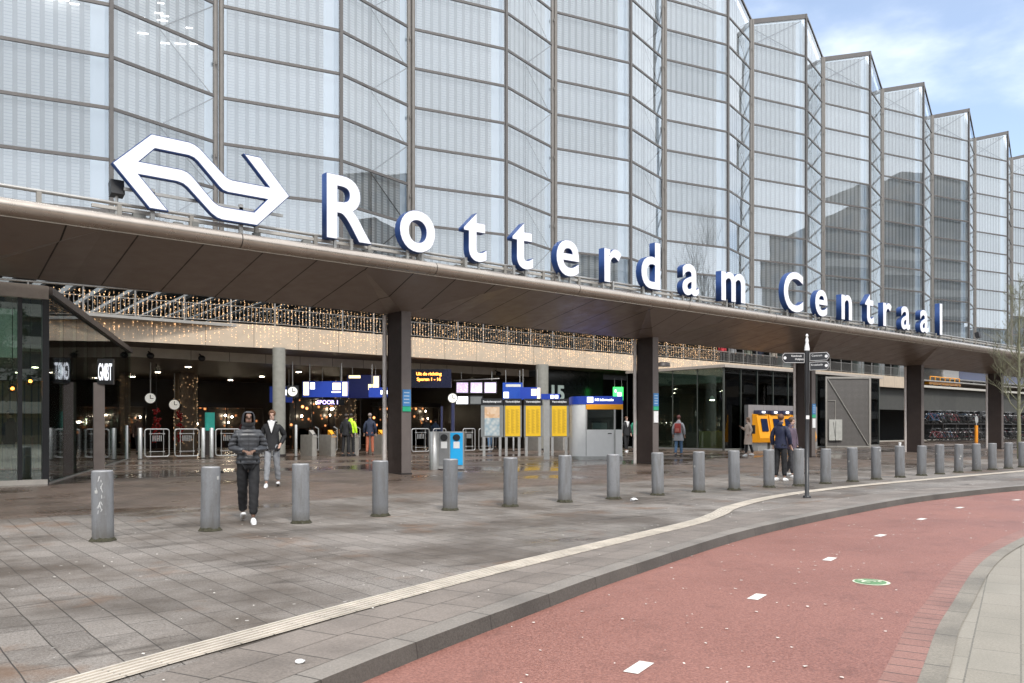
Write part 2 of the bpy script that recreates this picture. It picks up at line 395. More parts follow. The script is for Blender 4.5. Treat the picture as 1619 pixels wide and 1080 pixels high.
ORD = ['first', 'second', 'third', 'fourth', 'fifth', 'sixth', 'seventh', 'eighth', 'ninth', 'tenth', 'eleventh', 'twelfth',
       'thirteenth', 'fourteenth', 'fifteenth', 'sixteenth', 'seventeenth', 'eighteenth', 'nineteenth', 'twentieth',
       'twenty-first', 'twenty-second', 'twenty-third', 'twenty-fourth', 'twenty-fifth', 'twenty-sixth']

# ================================================================== SETTING (near ground, metres)
near()
def catmull(pts, n=8):
    o = []; P = [Vector(p) for p in pts]; P = [2*P[0]-P[1]]+P+[2*P[-1]-P[-2]]
    for i in range(1, len(P)-2):
        for k in range(n):
            t = k/n; a, b, c, d = P[i-1:i+3]
            o.append(.5*((2*b)+(c-a)*t+(2*a-5*b+4*c-d)*t*t+(3*b-a-3*c+d)*t**3))
    o.append(P[-2]); return o
KERB = catmull([(-40,-22),(-24,-11.2),(-14,-4.9),(-8,-1.2),(-3,1.85),(0,3.55),(2.5,4.74),(4.9,5.63),(6.9,6.3),(11.1,7.46),(16.8,8.3),(20.2,8.45),(24.2,8.24),(28,7.6),(34,5.9),(42,2.4),(52,-4),(70,-18)], 8)
def offs(line, d):
    r = []
    for i, p in enumerate(line):
        a = line[max(0, i-1)]; b = line[min(len(line)-1, i+1)]; t = (b-a).normalized(); r.append(p+Vector((t.y, -t.x))*d)
    return r
def curve_v(u):
    for a, b in zip(KERB, KERB[1:]):
        if a.x <= u <= b.x: return a.y+(b.y-a.y)*(u-a.x)/(b.x-a.x)
    return KERB[0].y+(u-KERB[0].x)*.7 if u < KERB[0].x else KERB[-1].y-(u-KERB[-1].x)*.8
def gz(v): 
    t = max(0, min(1, (v-12.8)/6.4)); return .31*t*t*(3-2*t)*.5+.31*t*.5
def strip(name, A, B, za, zb, mat, label=None, kind='structure', cat=None):
    me = bpy.data.meshes.new(name); vs = []; fs = []; L_ = [0]
    for i in range(1, len(A)): L_.append(L_[-1]+(A[i]-A[i-1]).length)
    for a, b in zip(A, B): vs += [(a.x, a.y, za), (b.x, b.y, zb)]
    for i in range(len(A)-1): fs.append((2*i, 2*i+1, 2*i+3, 2*i+2))
    me.from_pydata(vs, [], fs); me.materials.append(mat); uv = me.uv_layers.new(name='UVMap')
    for p in me.polygons:
        for li in p.loop_indices:
            vi = me.loops[li].vertex_index; uv.data[li].uv = (L_[vi//2], vi % 2)
    bm = bmesh.new(); bm.from_mesh(me)
    for f in bm.faces:
        if f.normal.z < -.01: f.normal_flip()
    bm.to_mesh(me); bm.free()
    o = bpy.data.objects.new(name, me); link(o)
    return tag(o, label, cat, None, kind)
# ground sheet to the horizon
d = Nd('far_pavement'); v = d.obj(); mpn = d.n('ShaderNodeMapping'); mpn.inputs['Rotation'].default_value = (0, 0, R(-19)); d.l(v, mpn.inputs[0])
b = d.n('ShaderNodeTexBrick'); b.offset = .5; d.l(mpn.outputs[0], b.inputs['Vector']); b.inputs['Scale'].default_value = 1
b.inputs['Brick Width'].default_value = .62; b.inputs['Row Height'].default_value = .32; b.inputs['Mortar Size'].default_value = .006
b.inputs['Color1'].default_value = (.21, .185, .148, 1); b.inputs['Color2'].default_value = (.26, .232, .192, 1); b.inputs['Mortar'].default_value = (.09, .08, .065, 1)
g_ = d.noise(v, 50, 3, .9); c_ = d.mixc(d.ramp(g_, .35, .65, 0, .45), b.outputs['Color'], (.42, .385, .325)); c_ = d.mixc(d.ramp(d.noise(v, .9, 5), .5, .75, 0, .4), c_, (.16, .15, .12))
MATS['farpave'] = d.done(d.bsdf(c_, .6, 0, d.math('SUBTRACT', g_, b.outputs['Fac']), .4, .005))
m = MB().add([(-900, -900, 0), (900, -900, 0), (900, 900, 0), (-900, 900, 0)], [(0, 1, 2, 3)])
tag(m.build('ground', MATS['farpave'], loc=(0, 0, -.124)), kind='structure')
# red cycle road, gutter bricks, flush far kerb
strip('road', KERB, offs(KERB, 2.93), -.12, -.12, MATS['road'])
strip('gutter', offs(KERB, 2.93), offs(KERB, 3.15), -.116, -.116, MATS['gutter'])
strip('far_kerb', offs(KERB, 3.15), offs(KERB, 3.31), -.112, -.112, MATS['farkerb'])
# near kerb: face and top
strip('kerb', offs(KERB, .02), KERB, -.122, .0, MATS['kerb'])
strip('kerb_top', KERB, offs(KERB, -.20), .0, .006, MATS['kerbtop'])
MATS['edgeslab'] = strip_mat('edge_slab', (.128, .108, .092), (.20, .17, .148), .6, 50)
strip('pavement_edge', offs(KERB, -.205), offs(KERB, -.60), .006, .004, MATS['edgeslab'])
strip('pavement_edge', offs(KERB, -.606), offs(KERB, -.98), .004, .004, MATS['edgeslab'])
# plaza surface, rising gently to the station
us = [-60, -40, -30, -24]+[-20+i for i in range(0, 100)]+[84, 90, 100, 120, 150, 200]
vs = []; fs = []; nr = 26
for u in us:
    v0 = curve_v(u)+.1
    rows = [v0+(12.8-v0)*i/8 for i in range(8)]+[12.8+6.4*i/14 for i in range(14)]+[19.2, 30, 60, 110]
    for q in rows: vs.append((u, q, gz(q)))
for i in range(len(us)-1):
    for j in range(nr-1): fs.append((i*nr+j, (i+1)*nr+j, (i+1)*nr+j+1, i*nr+j+1))
m = MB().add(vs, fs, 0, True); tag(m.build('pavement', MATS['paving']), kind='structure')
# tactile guide strip with ribs
TAC = catmull([(-12,-.6),(-6,2.4),(-2,4.25),(1.13,5.5),(2.37,5.95),(3.72,6.42),(5.67,7.04),(8.59,7.85),(10.75,8.45),(12.1,9.0),(13.4,9.62),(16.18,10.44),(19.8,10.9),(24,10.97),(32,10.95),(45,10.9),(60,10.8)], 8)
MATS['tac'] = strip_mat('tactile_tile', (.33, .29, .24), (.45, .40, .34), .30)
MATS['rib'] = M('tactile_rib', (.50, .45, .385), .55, var=.3, vs=3)
tr = thing('tactile_strip', 0, 0, 0, 'cream ribbed tactile guide strip curving along the paving between bollards and kerb', 'tactile strip')
o = strip('base_tile', offs(TAC, -.15), offs(TAC, .15), .010, .010, MATS['tac'], kind=None); o.parent = tr
m = MB()
for q in (-.115, -.058, 0, .058, .115):
    A = offs(TAC, q-.013); B = offs(TAC, q+.013)
    for i in range(len(A)-1):
        m.add([(A[i].x, A[i].y, .018), (B[i].x, B[i].y, .018), (B[i+1].x, B[i+1].y, .018), (A[i+1].x, A[i+1].y, .018)], [(0, 1, 2, 3)])
        m.add([(B[i].x, B[i].y, .018), (B[i].x, B[i].y, .009), (B[i+1].x, B[i+1].y, .009), (B[i+1].x, B[i+1].y, .018)], [(0, 1, 2, 3)])
m.build('rib', MATS['rib'], tr)
# road markings
mk = M('road_paint', (.74, .71, .66), .5, var=.12, vs=14, bump=.3)
for x, y in [(4.29, 3.86), (6.97, 4.73), (9.67, 5.5), (12.37, 6.2), (15.15, 6.83), (17.9, 7.3), (20.8, 7.25), (1.75, 2.75), (23.6, 6.95)]:
    i = min(range(len(KERB)-1), key=lambda i: (KERB[i]-Vector((x, y))).length); t = (KERB[i+1]-KERB[i-1]).normalized(); a = math.atan2(t.y, t.x)
    o = MB().add([(-.15, -.055, 0), (.15, -.055, 0), (.15, .055, 0), (-.15, .055, 0)], [(0, 1, 2, 3)]).build('road_marking', mk, loc=(x, y, -.1158), rz=a)
    tag(o, kind='structure')
GRN = M('green_paint', (.13, .26, .12), .5, var=.25, vs=20)
PALE = M('pale_green_paint', (.62, .68, .5), .5, var=.15, vs=20)
ro = thing('road_emblem', 8.58, 4.40, -.1158, 'green roundel with a white figure and rim painted on the red cycle road', 'road marking')
n = 40
ro.rotation_euler = (0, 0, R(-52)); ro.scale = (.80, .80, 1)
MB().add([(.235*math.cos(2*math.pi*i/n), .235*math.sin(2*math.pi*i/n), 0) for i in range(n)], [tuple(range(n))]).build('rim', PALE, ro)
MB().add([(-.01+.20*math.cos(2*math.pi*i/n), .01+.20*math.sin(2*math.pi*i/n), .003) for i in range(n)], [tuple(range(n))]).build('disc', GRN, ro)
m = MB()
for a, b in [((-.13, -.04), (-.05, .07)), ((-.05, .07), (.06, .07)), ((.06, .07), (.12, -.03)), ((-.13, -.06), (-.02, -.06)), ((.03, .0), (.17, .12)), ((-.16, .05), (-.08, .12))]:
    a = Vector(a); b = Vector(b); t = (b-a).normalized(); q = Vector((-t.y, t.x))*.018
    m.add([(*(a-q), .006), (*(b-q), .006), (*(b+q), .006), (*(a+q), .006)], [(0, 1, 2, 3)])
m.build('figure', PALE, ro)
# loose litter
lt = M('litter_paper', (.72, .68, .62), .6, var=.2, vs=30)
m = MB()
for i in range(620):
    if random.random() < .55: x = random.uniform(-3, 26); y = random.uniform(curve_v(x)+.3, 13)
    else: x = random.uniform(1, 24); y = curve_v(x)-random.uniform(.05, 3.0)
    z = .016 if y > curve_v(x) else -.112
    if y > 12.8: z = gz(y)+.008
    s = random.uniform(.008, .02); a = random.uniform(0, 6.28)
    m.add([(x+s*math.cos(a+k*1.57)*(1 if k % 2 else .6), y+s*math.sin(a+k*1.57), z+random.uniform(0, .006)) for k in range(4)], [(0, 1, 2, 3)])
tag(m.build('litter_scraps', lt), 'tiny pale scraps and petals scattered over the paving and red road', 'litter', kind='stuff')
def crumple(name, u, v, z, s, label):
    bm = bmesh.new(); bmesh.ops.create_icosphere(bm, subdivisions=2, radius=s); rr = random.Random(int(u*100))
    for q in bm.verts: q.co *= rr.uniform(.55, 1.15); q.co.z *= .42
    me = bpy.data.meshes.new(name); bm.to_mesh(me); bm.free(); me.materials.append(WHITE)
    o = bpy.data.objects.new(name, me); link(o); o.location = (u, v, z+s*.3); tag(o, label, 'litter')
crumple('crumpled_paper', 12.9, 11.75, 0, .085, 'crumpled white paper lying by the eighth bollard from the left')
crumple('crumpled_paper', 2.33, 5.04, .008, .035, 'small translucent white scrap on the slabs beside the kerb in the foreground')
m = MB(); m.box(0, 0, 0, .28, .12, .05); tag(m.build('small_box', BLACK, loc=(7.75, 22.0, gz(22)), rz=.3), 'small black object lying on wet paving in front of the metal gates', 'litter')

# ------------------------------------------------------------------ bollards
BO = M('bollard_paint', (.21, .215, .225), .48, .25, var=.10, vs=7)
BT = M('bollard_top', (.30, .30, .305), .45, .3, var=.15, vs=12)
MOSS = M('mossy_dirt', (.045, .042, .025), .95, var=.4, vs=30)
d = Nd('bollard_paint_var'); v = d.obj(); oi = d.n('ShaderNodeObjectInfo').outputs['Random']; x, y, z = d.xyz(v)
vv2 = d.comb(d.math('ADD', x, d.math('MULTIPLY', oi, 40)), y, z); c = d.mixc(oi, (.175, .18, .19), (.235, .24, .25)); c = d.mixc(d.ramp(d.noise(d.comb(d.math('ADD', d.math('MULTIPLY', x, 3), d.math('MULTIPLY', oi, 40)), d.math('MULTIPLY', y, 3), d.math('MULTIPLY', z, .5)), 4, 5, .6), .45, .7, 0, .55), c, (.115, .105, .095))
c = d.mixc(d.ramp(d.noise(vv2, 9, 6, .7), .62, .72, 0, .6), c, (.36, .36, .36)); c = d.mixc(d.ramp(z, .0, .22, .65, 0), c, (.09, .08, .06)); c = d.mixc(d.ramp(d.noise(vv2, 40, 3, .8), .5, .75, 0, .35), c, (.08, .08, .085))
BO = d.done(d.bsdf(c, d.ramp(d.noise(vv2, 6, 3), .3, .7, .38, .6), .15, d.noise(vv2, 60, 2), .25, .002))
bol = thing('bollard', 0, 0, 0, 'x', 'bollard', 'row of grey bollards along the kerb')
m = MB(); m.lathe([(.136, 0), (.138, .02), (.138, .935), (.135, .95)], 28); m.build('post', BO, bol)
MB().lathe([(.134, .951), (.130, .962), (.115, .966), (.02, .968)], 28).build('cap', BT, bol)
m = MB(); rr = random.Random(3)
prof = [(.14+rr.uniform(.005, .05), .003) for _ in range(24)]
m.add([((.137)*math.cos(2*math.pi*i/24), .137*math.sin(2*math.pi*i/24), .035+rr.uniform(0, .03)) for i in range(24)]+[(prof[i][0]*math.cos(2*math.pi*i/24), prof[i][0]*math.sin(2*math.pi*i/24), .005) for i in range(24)], [(i, (i+1) % 24, 24+(i+1) % 24, 24+i) for i in range(24)])
m.build('dirt_ring', MOSS, bol)
BP = [(2.77,12.19),(4.28,12.37),(5.75,12.42),(7.27,12.52),(8.79,12.58),(10.13,12.45),(11.56,12.43),(12.87,12.31),(14.37,12.36),(15.8,12.32),(16.97,12.16),(18.43,12.15),(19.56,12.0),(20.8,11.95),(22.15,11.9),(23.65,11.98),(25.14,11.99),(26.6,12.0),(27.9,12.0),(29.4,12.03),(30.8,12.0),(32.16,12.0),(33.59,11.99),(35.0,12.0),(36.4,12.0)]
extra = {0: 'scratched grey steel bollard, first from the left, tagged with chalky marks', 1: 'grey steel bollard just left of the hooded man, second from the left',
  2: 'grey steel bollard right of the hooded man, third from the left', 3: 'grey steel bollard in front of the nearest dark column, fourth from the left',
  4: 'grey steel bollard in front of the blue and grey litter bin, fifth from the left', 10: 'grey steel bollard left of the signpost pair of people, eleventh from the left',
  12: 'grey steel bollard directly behind the black signpost, thirteenth from the left', 16: 'grey steel bollard with a white cup on top, seventeenth from the left'}
for i, (x, y) in enumerate(BP):
    o = bol if i == 0 else copy_tree(bol)
    place(o, x, y, 0, i*1.3); o.rotation_euler[0] = R(random.uniform(-.9, .9)); o.rotation_euler[1] = R(random.uniform(-.9, .9)); o.scale[2] = 1+random.uniform(-.012, .012); o['label'] = extra.get(i, 'grey steel bollard in the kerbside row, %s from the left' % ORD[i])
sp = MB(); rr = random.Random(5)
for i in range(14):
    a = R(-118)+rr.uniform(-.25, .3); z = rr.uniform(.35, .85); p = Vector((.1395*math.cos(a), .1395*math.sin(a), z)); t = Vector((-math.sin(a), math.cos(a), 0))
    h_ = rr.uniform(.03, .09); sl_ = rr.uniform(-.03, .03); wv = .0035
    sp = MB(); sp.add([p-t*wv, p+t*wv, p+t*(wv+sl_)+Vector((0, 0, h_)), p+t*(sl_-wv)+Vector((0, 0, h_))], [(0, 1, 2, 3)])
    sp.build('chalk_mark', M('chalk', (.6, .6, .6), .8), bol)
rr = random.Random(12)
for o in [q for q in list(SC.objects) if q.name.startswith('bollard')]:
    for j in range(rr.choice((0, 0, 1, 1, 2))):
        a = R(-118)+rr.uniform(-.7, .7); z = rr.uniform(.45, .85); h_ = rr.uniform(.03, .06); w_ = rr.uniform(.10, .22)
        MB().add([(.1395*math.cos(a+t_), .1395*math.sin(a+t_), zz_) for t_, zz_ in ((-w_, z), (0, z-.003), (w_, z), (w_, z+h_), (0, z+h_+.003), (-w_, z+h_))], [(0, 1, 4, 5), (1, 2, 3, 4)]).build('sticker', M('sticker_%s' % rr.choice(('a', 'b')), (.42, .42, .40), .6, var=.4, vs=60), o)
x, y = BP[16]; cp = thing('paper_cup', x, y, .968, 'white paper cup left on top of a bollard', 'cup'); MB().lathe([(.03, 0), (.042, .09)], 14).build('cup', WHITE, cp); MB().lathe([(.044, .09), (.044, .098), (.03, .104)], 14).build('lid', M('cup_lid', (.7, .7, .68), .4), cp)

# ------------------------------------------------------------------ signpost
CR0 = -math.atan2(.6327, .7745)
sg = thing('signpost', 16.38, 9.85, 0, 'slim black pedestrian signpost with three finger boards and white figurine on top', 'signpost', rz=CR0)
MB().lathe([(.085, 0), (.085, .04), (.046, .05), (.044, 2.0), (.046, 2.06)], 16).build('lower_pole', BLACK, sg)
MB().lathe([(.050, 2.06), (.054, 2.10), (.054, 3.18), (.05, 3.22)], 18).build('upper_sleeve', BLACK, sg)
MB().lathe([(.056, 3.22), (.052, 3.28), (.036, 3.36), (.030, 3.40), (.038, 3.44), (.026, 3.48), (.016, 3.51), (.028, 3.535), (.026, 3.56), (.008, 3.585)], 14).build('figurine', WHITE, sg)
MB().box(-.035, -.0475, 1.72, .035, -.042, 1.80).build('sticker', WHITE, sg)
FB = M('finger_board', (.02, .02, .024), .35)
def finger(z0, z1, Ln, side, rz, lines):
    f = MB(); s = -1 if side == 'l' else 1; x0 = .06*s; x1 = (.06+Ln)*s
    pts = [(x0, z0), (x1-.05*s, z0), (x1, z0+.06), (x1, z1-.06), (x1-.05*s, z1), (x0, z1)]
    ob = polyext('finger_board', pts, [], -.014, .014, FB, sg); ob.rotation_euler = (0, 0, R(rz))
    b = MB(); q = [(x, -.0165, z) for x, z in [(x0+.008*s, z0+.008), (x1-.054*s, z0+.008), (x1-.008*s, z0+.064), (x1-.008*s, z1-.064), (x1-.054*s, z1-.008), (x0+.008*s, z1-.008)]]
    for a, c in zip(q, q[1:]+q[:1]): b.tube(a, c, .004, 5)
    b.build('border', WHITE, ob)
    MB().tube((x1-.06*s, -.016, (z0+z1)/2), (x1-.06*s, -.020, (z0+z1)/2), .033, 14).build('pictogram', WHITE, ob)
    for i, (sx_, t) in enumerate(lines): text('lettering', t, .062, WHITE, ob, (sx_, -.017, z1-.085-.07*i), .002)
finger(2.945, 3.165, .50, 'l', 4, [(-.24, 'Katshoek'), (-.17, 'Hofplein')])
finger(2.985, 3.165, .42, 'r', -38, [(.22, 'Centrum')])
finger(2.78, 2.965, .42, 'r', -38, [(.22, 'Kruiskade')])

# ================================================================== STATION (coordinates from image pixels, see K and G)
far()
# ---- glass front of the train hall: folded facade, period 12.7 units, every facet a part
PK0, PER, VP, VV, DV = 10.51, 12.70, 44.6, 46.25, 5.94
ZB, ZP, ZV = 9.75, 42.35, 40.4
ZL = [ZB+2.585*i for i in range(12)]
hall = thing('train_hall', 60, VP, 0, 'tall glass train hall with a zigzag folded front of ribbed panes', 'station hall')
def diffuser(name, col, tr):
    d = Nd(name); a = d.n('ShaderNodeBsdfTranslucent'); a.inputs[0].default_value = (*col, 1); b = d.n('ShaderNodeBsdfTransparent'); b.inputs[0].default_value = (*col, 1)
    m = d.n('ShaderNodeMixShader'); d.l(d.math('MULTIPLY', d.noise(d.obj(), .5, 3), tr*2), m.inputs[0]); d.l(a.outputs[0], m.inputs[1]); d.l(b.outputs[0], m.inputs[2]); return d.done(m.outputs[0])
ROOFM = diffuser('roof_glazing', (.9, .92, .93), .6); CEILM = diffuser('ceiling_diffuser', (.24, .24, .23), .13)
d = Nd('inner_lining'); df = d.n('ShaderNodeBsdfDiffuse'); tr = d.n('ShaderNodeBsdfTranslucent'); mx = d.n('ShaderNodeAddShader'); df.inputs[0].default_value = (.44, .47, .50, 1); d.l(d.mixc(d.noise(d.obj(), .5, 3), (.27, .31, .35), (.36, .40, .44)), tr.inputs[0]); d.l(df.outputs[0], mx.inputs[0]); d.l(tr.outputs[0], mx.inputs[1]); LIN = d.done(mx.outputs[0])
BRACE = M('brace_steel', (.20, .19, .18), .5, .2)
def hl(p): return Vector(p)-Vector((60, VP, 0))
def facet(p0, p1, z0, z1, wide, idx):
    p0 = Vector((*p0, 0)); p1 = Vector((*p1, 0)); d = p1-p0; L_ = d.length; a = math.atan2(d.y, d.x)
    pane = MB().add([(0, 0, ZB), (L_, 0, ZB), (L_, 0, z1), (0, 0, z0)], [(0, 1, 2, 3)])
    o = pane.build('glass_facet', G_FAC, hall, loc=hl(p0), rz=a)
    f = MB(); hw = .055
    for k, z in enumerate(ZL):
        f.box(.12, -.05, z-.08, L_-.10, .07, z+.08)
    # sloping head beam (butts the last rail)
    hb = .42 if wide else .16
    f.add([(.1, -.07, z0-hb), (L_-.1, -.07, z1-hb), (L_-.1, -.07, z1+.03), (.1, -.07, z0+.03), (.1, .3, z0-hb), (L_-.1, .3, z1-hb), (L_-.1, .3, z1+.03), (.1, .3, z0+.03)],
          [(0, 1, 2, 3), (7, 6, 5, 4), (0, 4, 5, 1), (3, 2, 6, 7), (0, 3, 7, 4), (1, 5, 6, 2)])
    f.build('transom', FRAME, o)
    s = MB(); e0, e1 = (.5, .95) if wide else (.25, .6)
    zt0 = z0+(z1-z0)*e0/L_-.5; zt1 = z0+(z1-z0)*(L_-e1)/L_-.5
    s.add([(e0, .42, ZB), (L_-e1, .42, ZB), (L_-e1, .42, zt1), (e0, .42, zt0)], [(0, 1, 2, 3)]); s.build('louvre_screen', MATS['louvre'], o)
    xa_, xb_ = (0, L_+.22) if not wide else (-.22, L_)
    MB().add([(xa_, .62, ZB), (xb_, .62, ZB), (xb_, .62, z1-.1), (xa_, .62, z0-.1)], [(0, 1, 2, 3)]).build('inner_lining', LIN, o)
    b = MB(); zz = ZL+[z1-.3]
    if not wide:
        for k in range(len(zz)-1):
            za, zb_ = zz[k]+.05, zz[k+1]-.05
            xa, xb = (L_*.45, L_-.15)
            if k % 2: b.tube((xa, .25, za), (xb, .25, zb_), .035, 6)
            else: b.tube((xb, .25, za), (xa, .25, zb_), .035, 6)
        b.tube((L_*.45, .25, ZB), (L_*.45, .25, z0-1.2), .04, 6)
        b.build('bracing', BRACE, o)
    else:
        b.tube((.6, .2, zz[-2]+.1), (L_-.5, .2, zz[-1]-.4), .05, 6); b.tube((L_-.5, .2, zz[-2]+.1), (.6, .2, z0-.8), .05, 6)
        b.build('bracing', BRACE, o)
    return o
roofpts = []
for k in range(-3, 13):
    up = PK0+PER*k; uv_ = up+DV
    facet((up, VP), (uv_, VV), ZP, ZV, False, k); facet((uv_, VV), (up+PER, VP), ZV, ZP, True, k)
    MB().box(-.10, -.09, ZB-.1, .10, .12, ZP+.05).build('corner_post', FRAME, hall, loc=hl((up, VP, 0)))
    m = MB(); m.tube((-.17, -.02, ZB-.1), (-.17, -.02, ZV), .15, 12); m.tube((.17, -.02, ZB-.1), (.17, -.02, ZV), .15, 12)
    for z in ZL[1::2]: m.tube((-.2, -.26, z-.9), (-.2, -.26, z-.7), .05, 6)
    m.build('valley_column', M('valley_column', (.19, .175, .16), .45, .3), hall, loc=hl((uv_, VV, 0)))
    roofpts += [(up, VP, ZP), (uv_, VV, ZV)]
roofpts.append((PK0+PER*13, VP, ZP))
vs = []; fs = []
for i, (u, v, z) in enumerate(roofpts): vs += [tuple(hl((u, v+.02, z+.02))), tuple(hl((u, 92, z+.02)))]
for i in range(len(roofpts)-1): fs.append((2*i, 2*i+2, 2*i+3, 2*i+1))
MB().add(vs, fs).build('roof', ROOFM, hall)
SL = emit('bright_bar_glow', (1., 1., 1.), 1.6); rr = random.Random(8)  # small glowing bars scattered in clusters just behind the panes
for cu, cz in [(6.2, 25.2), (7.5, 22.8), (12.3, 29.9), (14.0, 30.5), (11.8, 28.2), (13.6, 23.0), (20.3, 29.6), (22.2, 31.4)]:
    for j in range(11):
        a, b_, L_ = cu+rr.gauss(0, .8), cz+rr.gauss(0, .55), rr.uniform(.25, .6); vv_ = [V_+.2 for V_ in (VP+((a-PK0) % PER)/DV*(VV-VP) if (a-PK0) % PER < DV else VV-((a-PK0) % PER-DV)/(PER-DV)*(VV-VP),)][0]
        MB().tube((-L_/2, 0, -.10*L_), (L_/2, .0, .10*L_), .035, 5).build('bright_bar', SL, hall, loc=hl((a, vv_, b_)))
# underside of the folded front with the beams seen over the balcony
m = MB(); m.add([tuple(hl((-28, 42.2, 9.58))), tuple(hl((175, 42.2, 9.58))), tuple(hl((175, 92, 9.9))), tuple(hl((-28, 92, 9.9)))], [(0, 1, 2, 3)])
m.build('ceiling', CEILM, hall)
m = MB()
for i in range(130):
    u = -26+i*1.5
    m.add([tuple(hl(p)) for p in ((u, 44, 9.5), (u+.9, 44, 9.5), (u+.9, 88, 8.6), (u, 88, 8.6), (u, 44, 9.3), (u+.9, 44, 9.3), (u+.9, 88, 8.3), (u, 88, 8.3))],
          [(0, 1, 2, 3), (4, 7, 6, 5), (0, 4, 5, 1), (1, 5, 6, 2), (2, 6, 7, 3), (3, 7, 4, 0)])
m.build('ceiling_beams', DARKM, hall)
m = MB()
for u in range(-24, 176, 2): m.box(u-60, 66-VP, 6.96, u-60+1.9, 66.3-VP, 9.6) if u < 74 or 100 < u < 112 else None
m.build('rear_screen', grid_mat('rear_screen', (.34, .35, .33), (.52, .52, .50), 1.2, .9, .08, .4, (.04, .04, .04)), hall)

# ---- canopy
CAN = None
d = Nd('canopy_skin'); v = d.obj(); x, y, z = d.xyz(v)
sx_ = d.math('FRACT', d.math('DIVIDE', d.math('ADD', x, .55), 1.245)); seam = d.math('LESS_THAN', sx_, .026)
sy_ = d.math('FRACT', d.math('DIVIDE', d.math('ADD', x, .55), 4.98))
c = d.mixc(d.noise(v, .9, 6), (.24, .20, .175), (.31, .265, .235)); c = d.mixc(seam, c, (.015, .012, .01))
st = d.noise(d.comb(d.math('MULTIPLY', x, .6), d.math('MULTIPLY', y, 3)), 2.2, 6, .65); c = d.mixc(d.ramp(st, .55, .8, 0, .55), c, (.22, .18, .15))
bn = d.noise(v, 1.6, 3); CAN = d.done(d.bsdf(c, d.ramp(d.noise(v, 3, 5), .3, .7, .28, .48), .35, bn, .12, .05))
TUBE = M('canopy_edge', (.48, .42, .365), .30, .8, var=.10, vs=2.5, bump=.1)
can = thing('station_canopy', 0, 20.8, 0, 'long dark brown metal canopy with rounded edge carried on slab columns along the forecourt', 'canopy')
U0, U1 = -16, 92
VE, VBK, ZE, ZK = .16, 3.85, 6.18, 5.44       # edge and back, local v / height of the underside
def zu(v): return ZE+(ZK-ZE)*(v-VE)/(VBK-VE)
cols = [14.27+12.38*k for k in range(-2, 6)]
# underside cut round the column flares
m = MB(); cuts = []
for c0 in cols: cuts.append((c0-2.75, c0+2.9, c0))
u = U0
def under(a, b): m.add([(a, VE, ZE), (b, VE, ZE), (b, VBK, ZK), (a, VBK, ZK)], [(0, 1, 2, 3)])
for a, b, c0 in cuts:
    under(u, a); u = b
    zc = 5.36; A_ = (c0, 2.4, zc); B_ = (c0+.37, 2.4, zc); C_ = (c0+.37, 3.3, zc); D_ = (c0, 3.3, zc)
    e0 = (a, VE, ZE); e1 = (b, VE, ZE); b0 = (a, VBK, ZK); b1 = (b, VBK, ZK)
    m.add([e0, e1, B_, A_], [(0, 1, 2, 3)])                     # front flare
    m.add([e0, A_, D_, b0], [(0, 1, 2, 3)]); m.add([e1, b1, C_, B_], [(0, 1, 2, 3)]); m.add([b0, D_, C_, b1], [(0, 1, 2, 3)])
under(u, U1)
m.build('soffit', CAN, can)
m = MB(); m.add([(U0, .05, 6.5), (U1, .05, 6.5), (U1, VBK+.03, 6.05), (U0, VBK+.03, 6.05)], [(0, 1, 2, 3)]).add([(U0, VBK+.03, 6.05), (U1, VBK+.03, 6.05), (U1, VBK+.03, ZK-.02), (U0, VBK+.03, ZK-.02)], [(0, 1, 2, 3)])
m.build('roof_sheet', M('canopy_top', (.2, .19, .18), .6), can)
m = MB(); prof = [(.16, 6.165), (.03, 6.20), (-.06, 6.27), (-.10, 6.36), (-.09, 6.44), (-.03, 6.51), (.06, 6.55), (.22, 6.55), (.24, 6.49)]
for a in [U0+6*i for i in range(18)]:
    vs = [(a+.012, y, z) for y, z in prof]+[(a+5.99, y, z) for y, z in prof]; n = len(prof)
    m.add(vs, [(i, i+1, n+i+1, n+i) for i in range(n-1)], 0, True)
m.build('edge_trim', TUBE, can)
m = MB().box(U0, .13, 6.15, U1, .155, 6.172); m.build('drip_strip', M('drip_strip', (.5, .45, .38), .4, .5), can)
CF = M('column_steel_shaded', (.050, .036, .032), .5, .3, var=.15, vs=3, bump=.1); CFL = M('column_steel_lit', (.16, .135, .125), .5, .3, var=.12, vs=3); ZN = M('zinc_strip', (.62, .57, .54), .45, .3)  # column sides use a shaded copy of the steel, the front a lit copy
for i, c0 in enumerate(cols):
    cm = MB(); z = 5.37
    vs = [(0, 0, -.15), (.37, 0, -.15), (.37, .9, -.15), (0, .9, -.15), (0, 0, z), (.37, 0, z), (.37, .9, z), (0, .9, z)]
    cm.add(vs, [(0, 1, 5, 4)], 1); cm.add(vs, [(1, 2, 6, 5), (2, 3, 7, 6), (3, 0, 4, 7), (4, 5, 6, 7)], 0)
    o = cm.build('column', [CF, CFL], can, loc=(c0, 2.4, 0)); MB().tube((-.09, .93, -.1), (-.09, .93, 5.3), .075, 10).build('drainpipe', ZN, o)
    MB().box(-.02, -.02, -.15, .39, .92, .03).build('base_plate', DARKM, o)
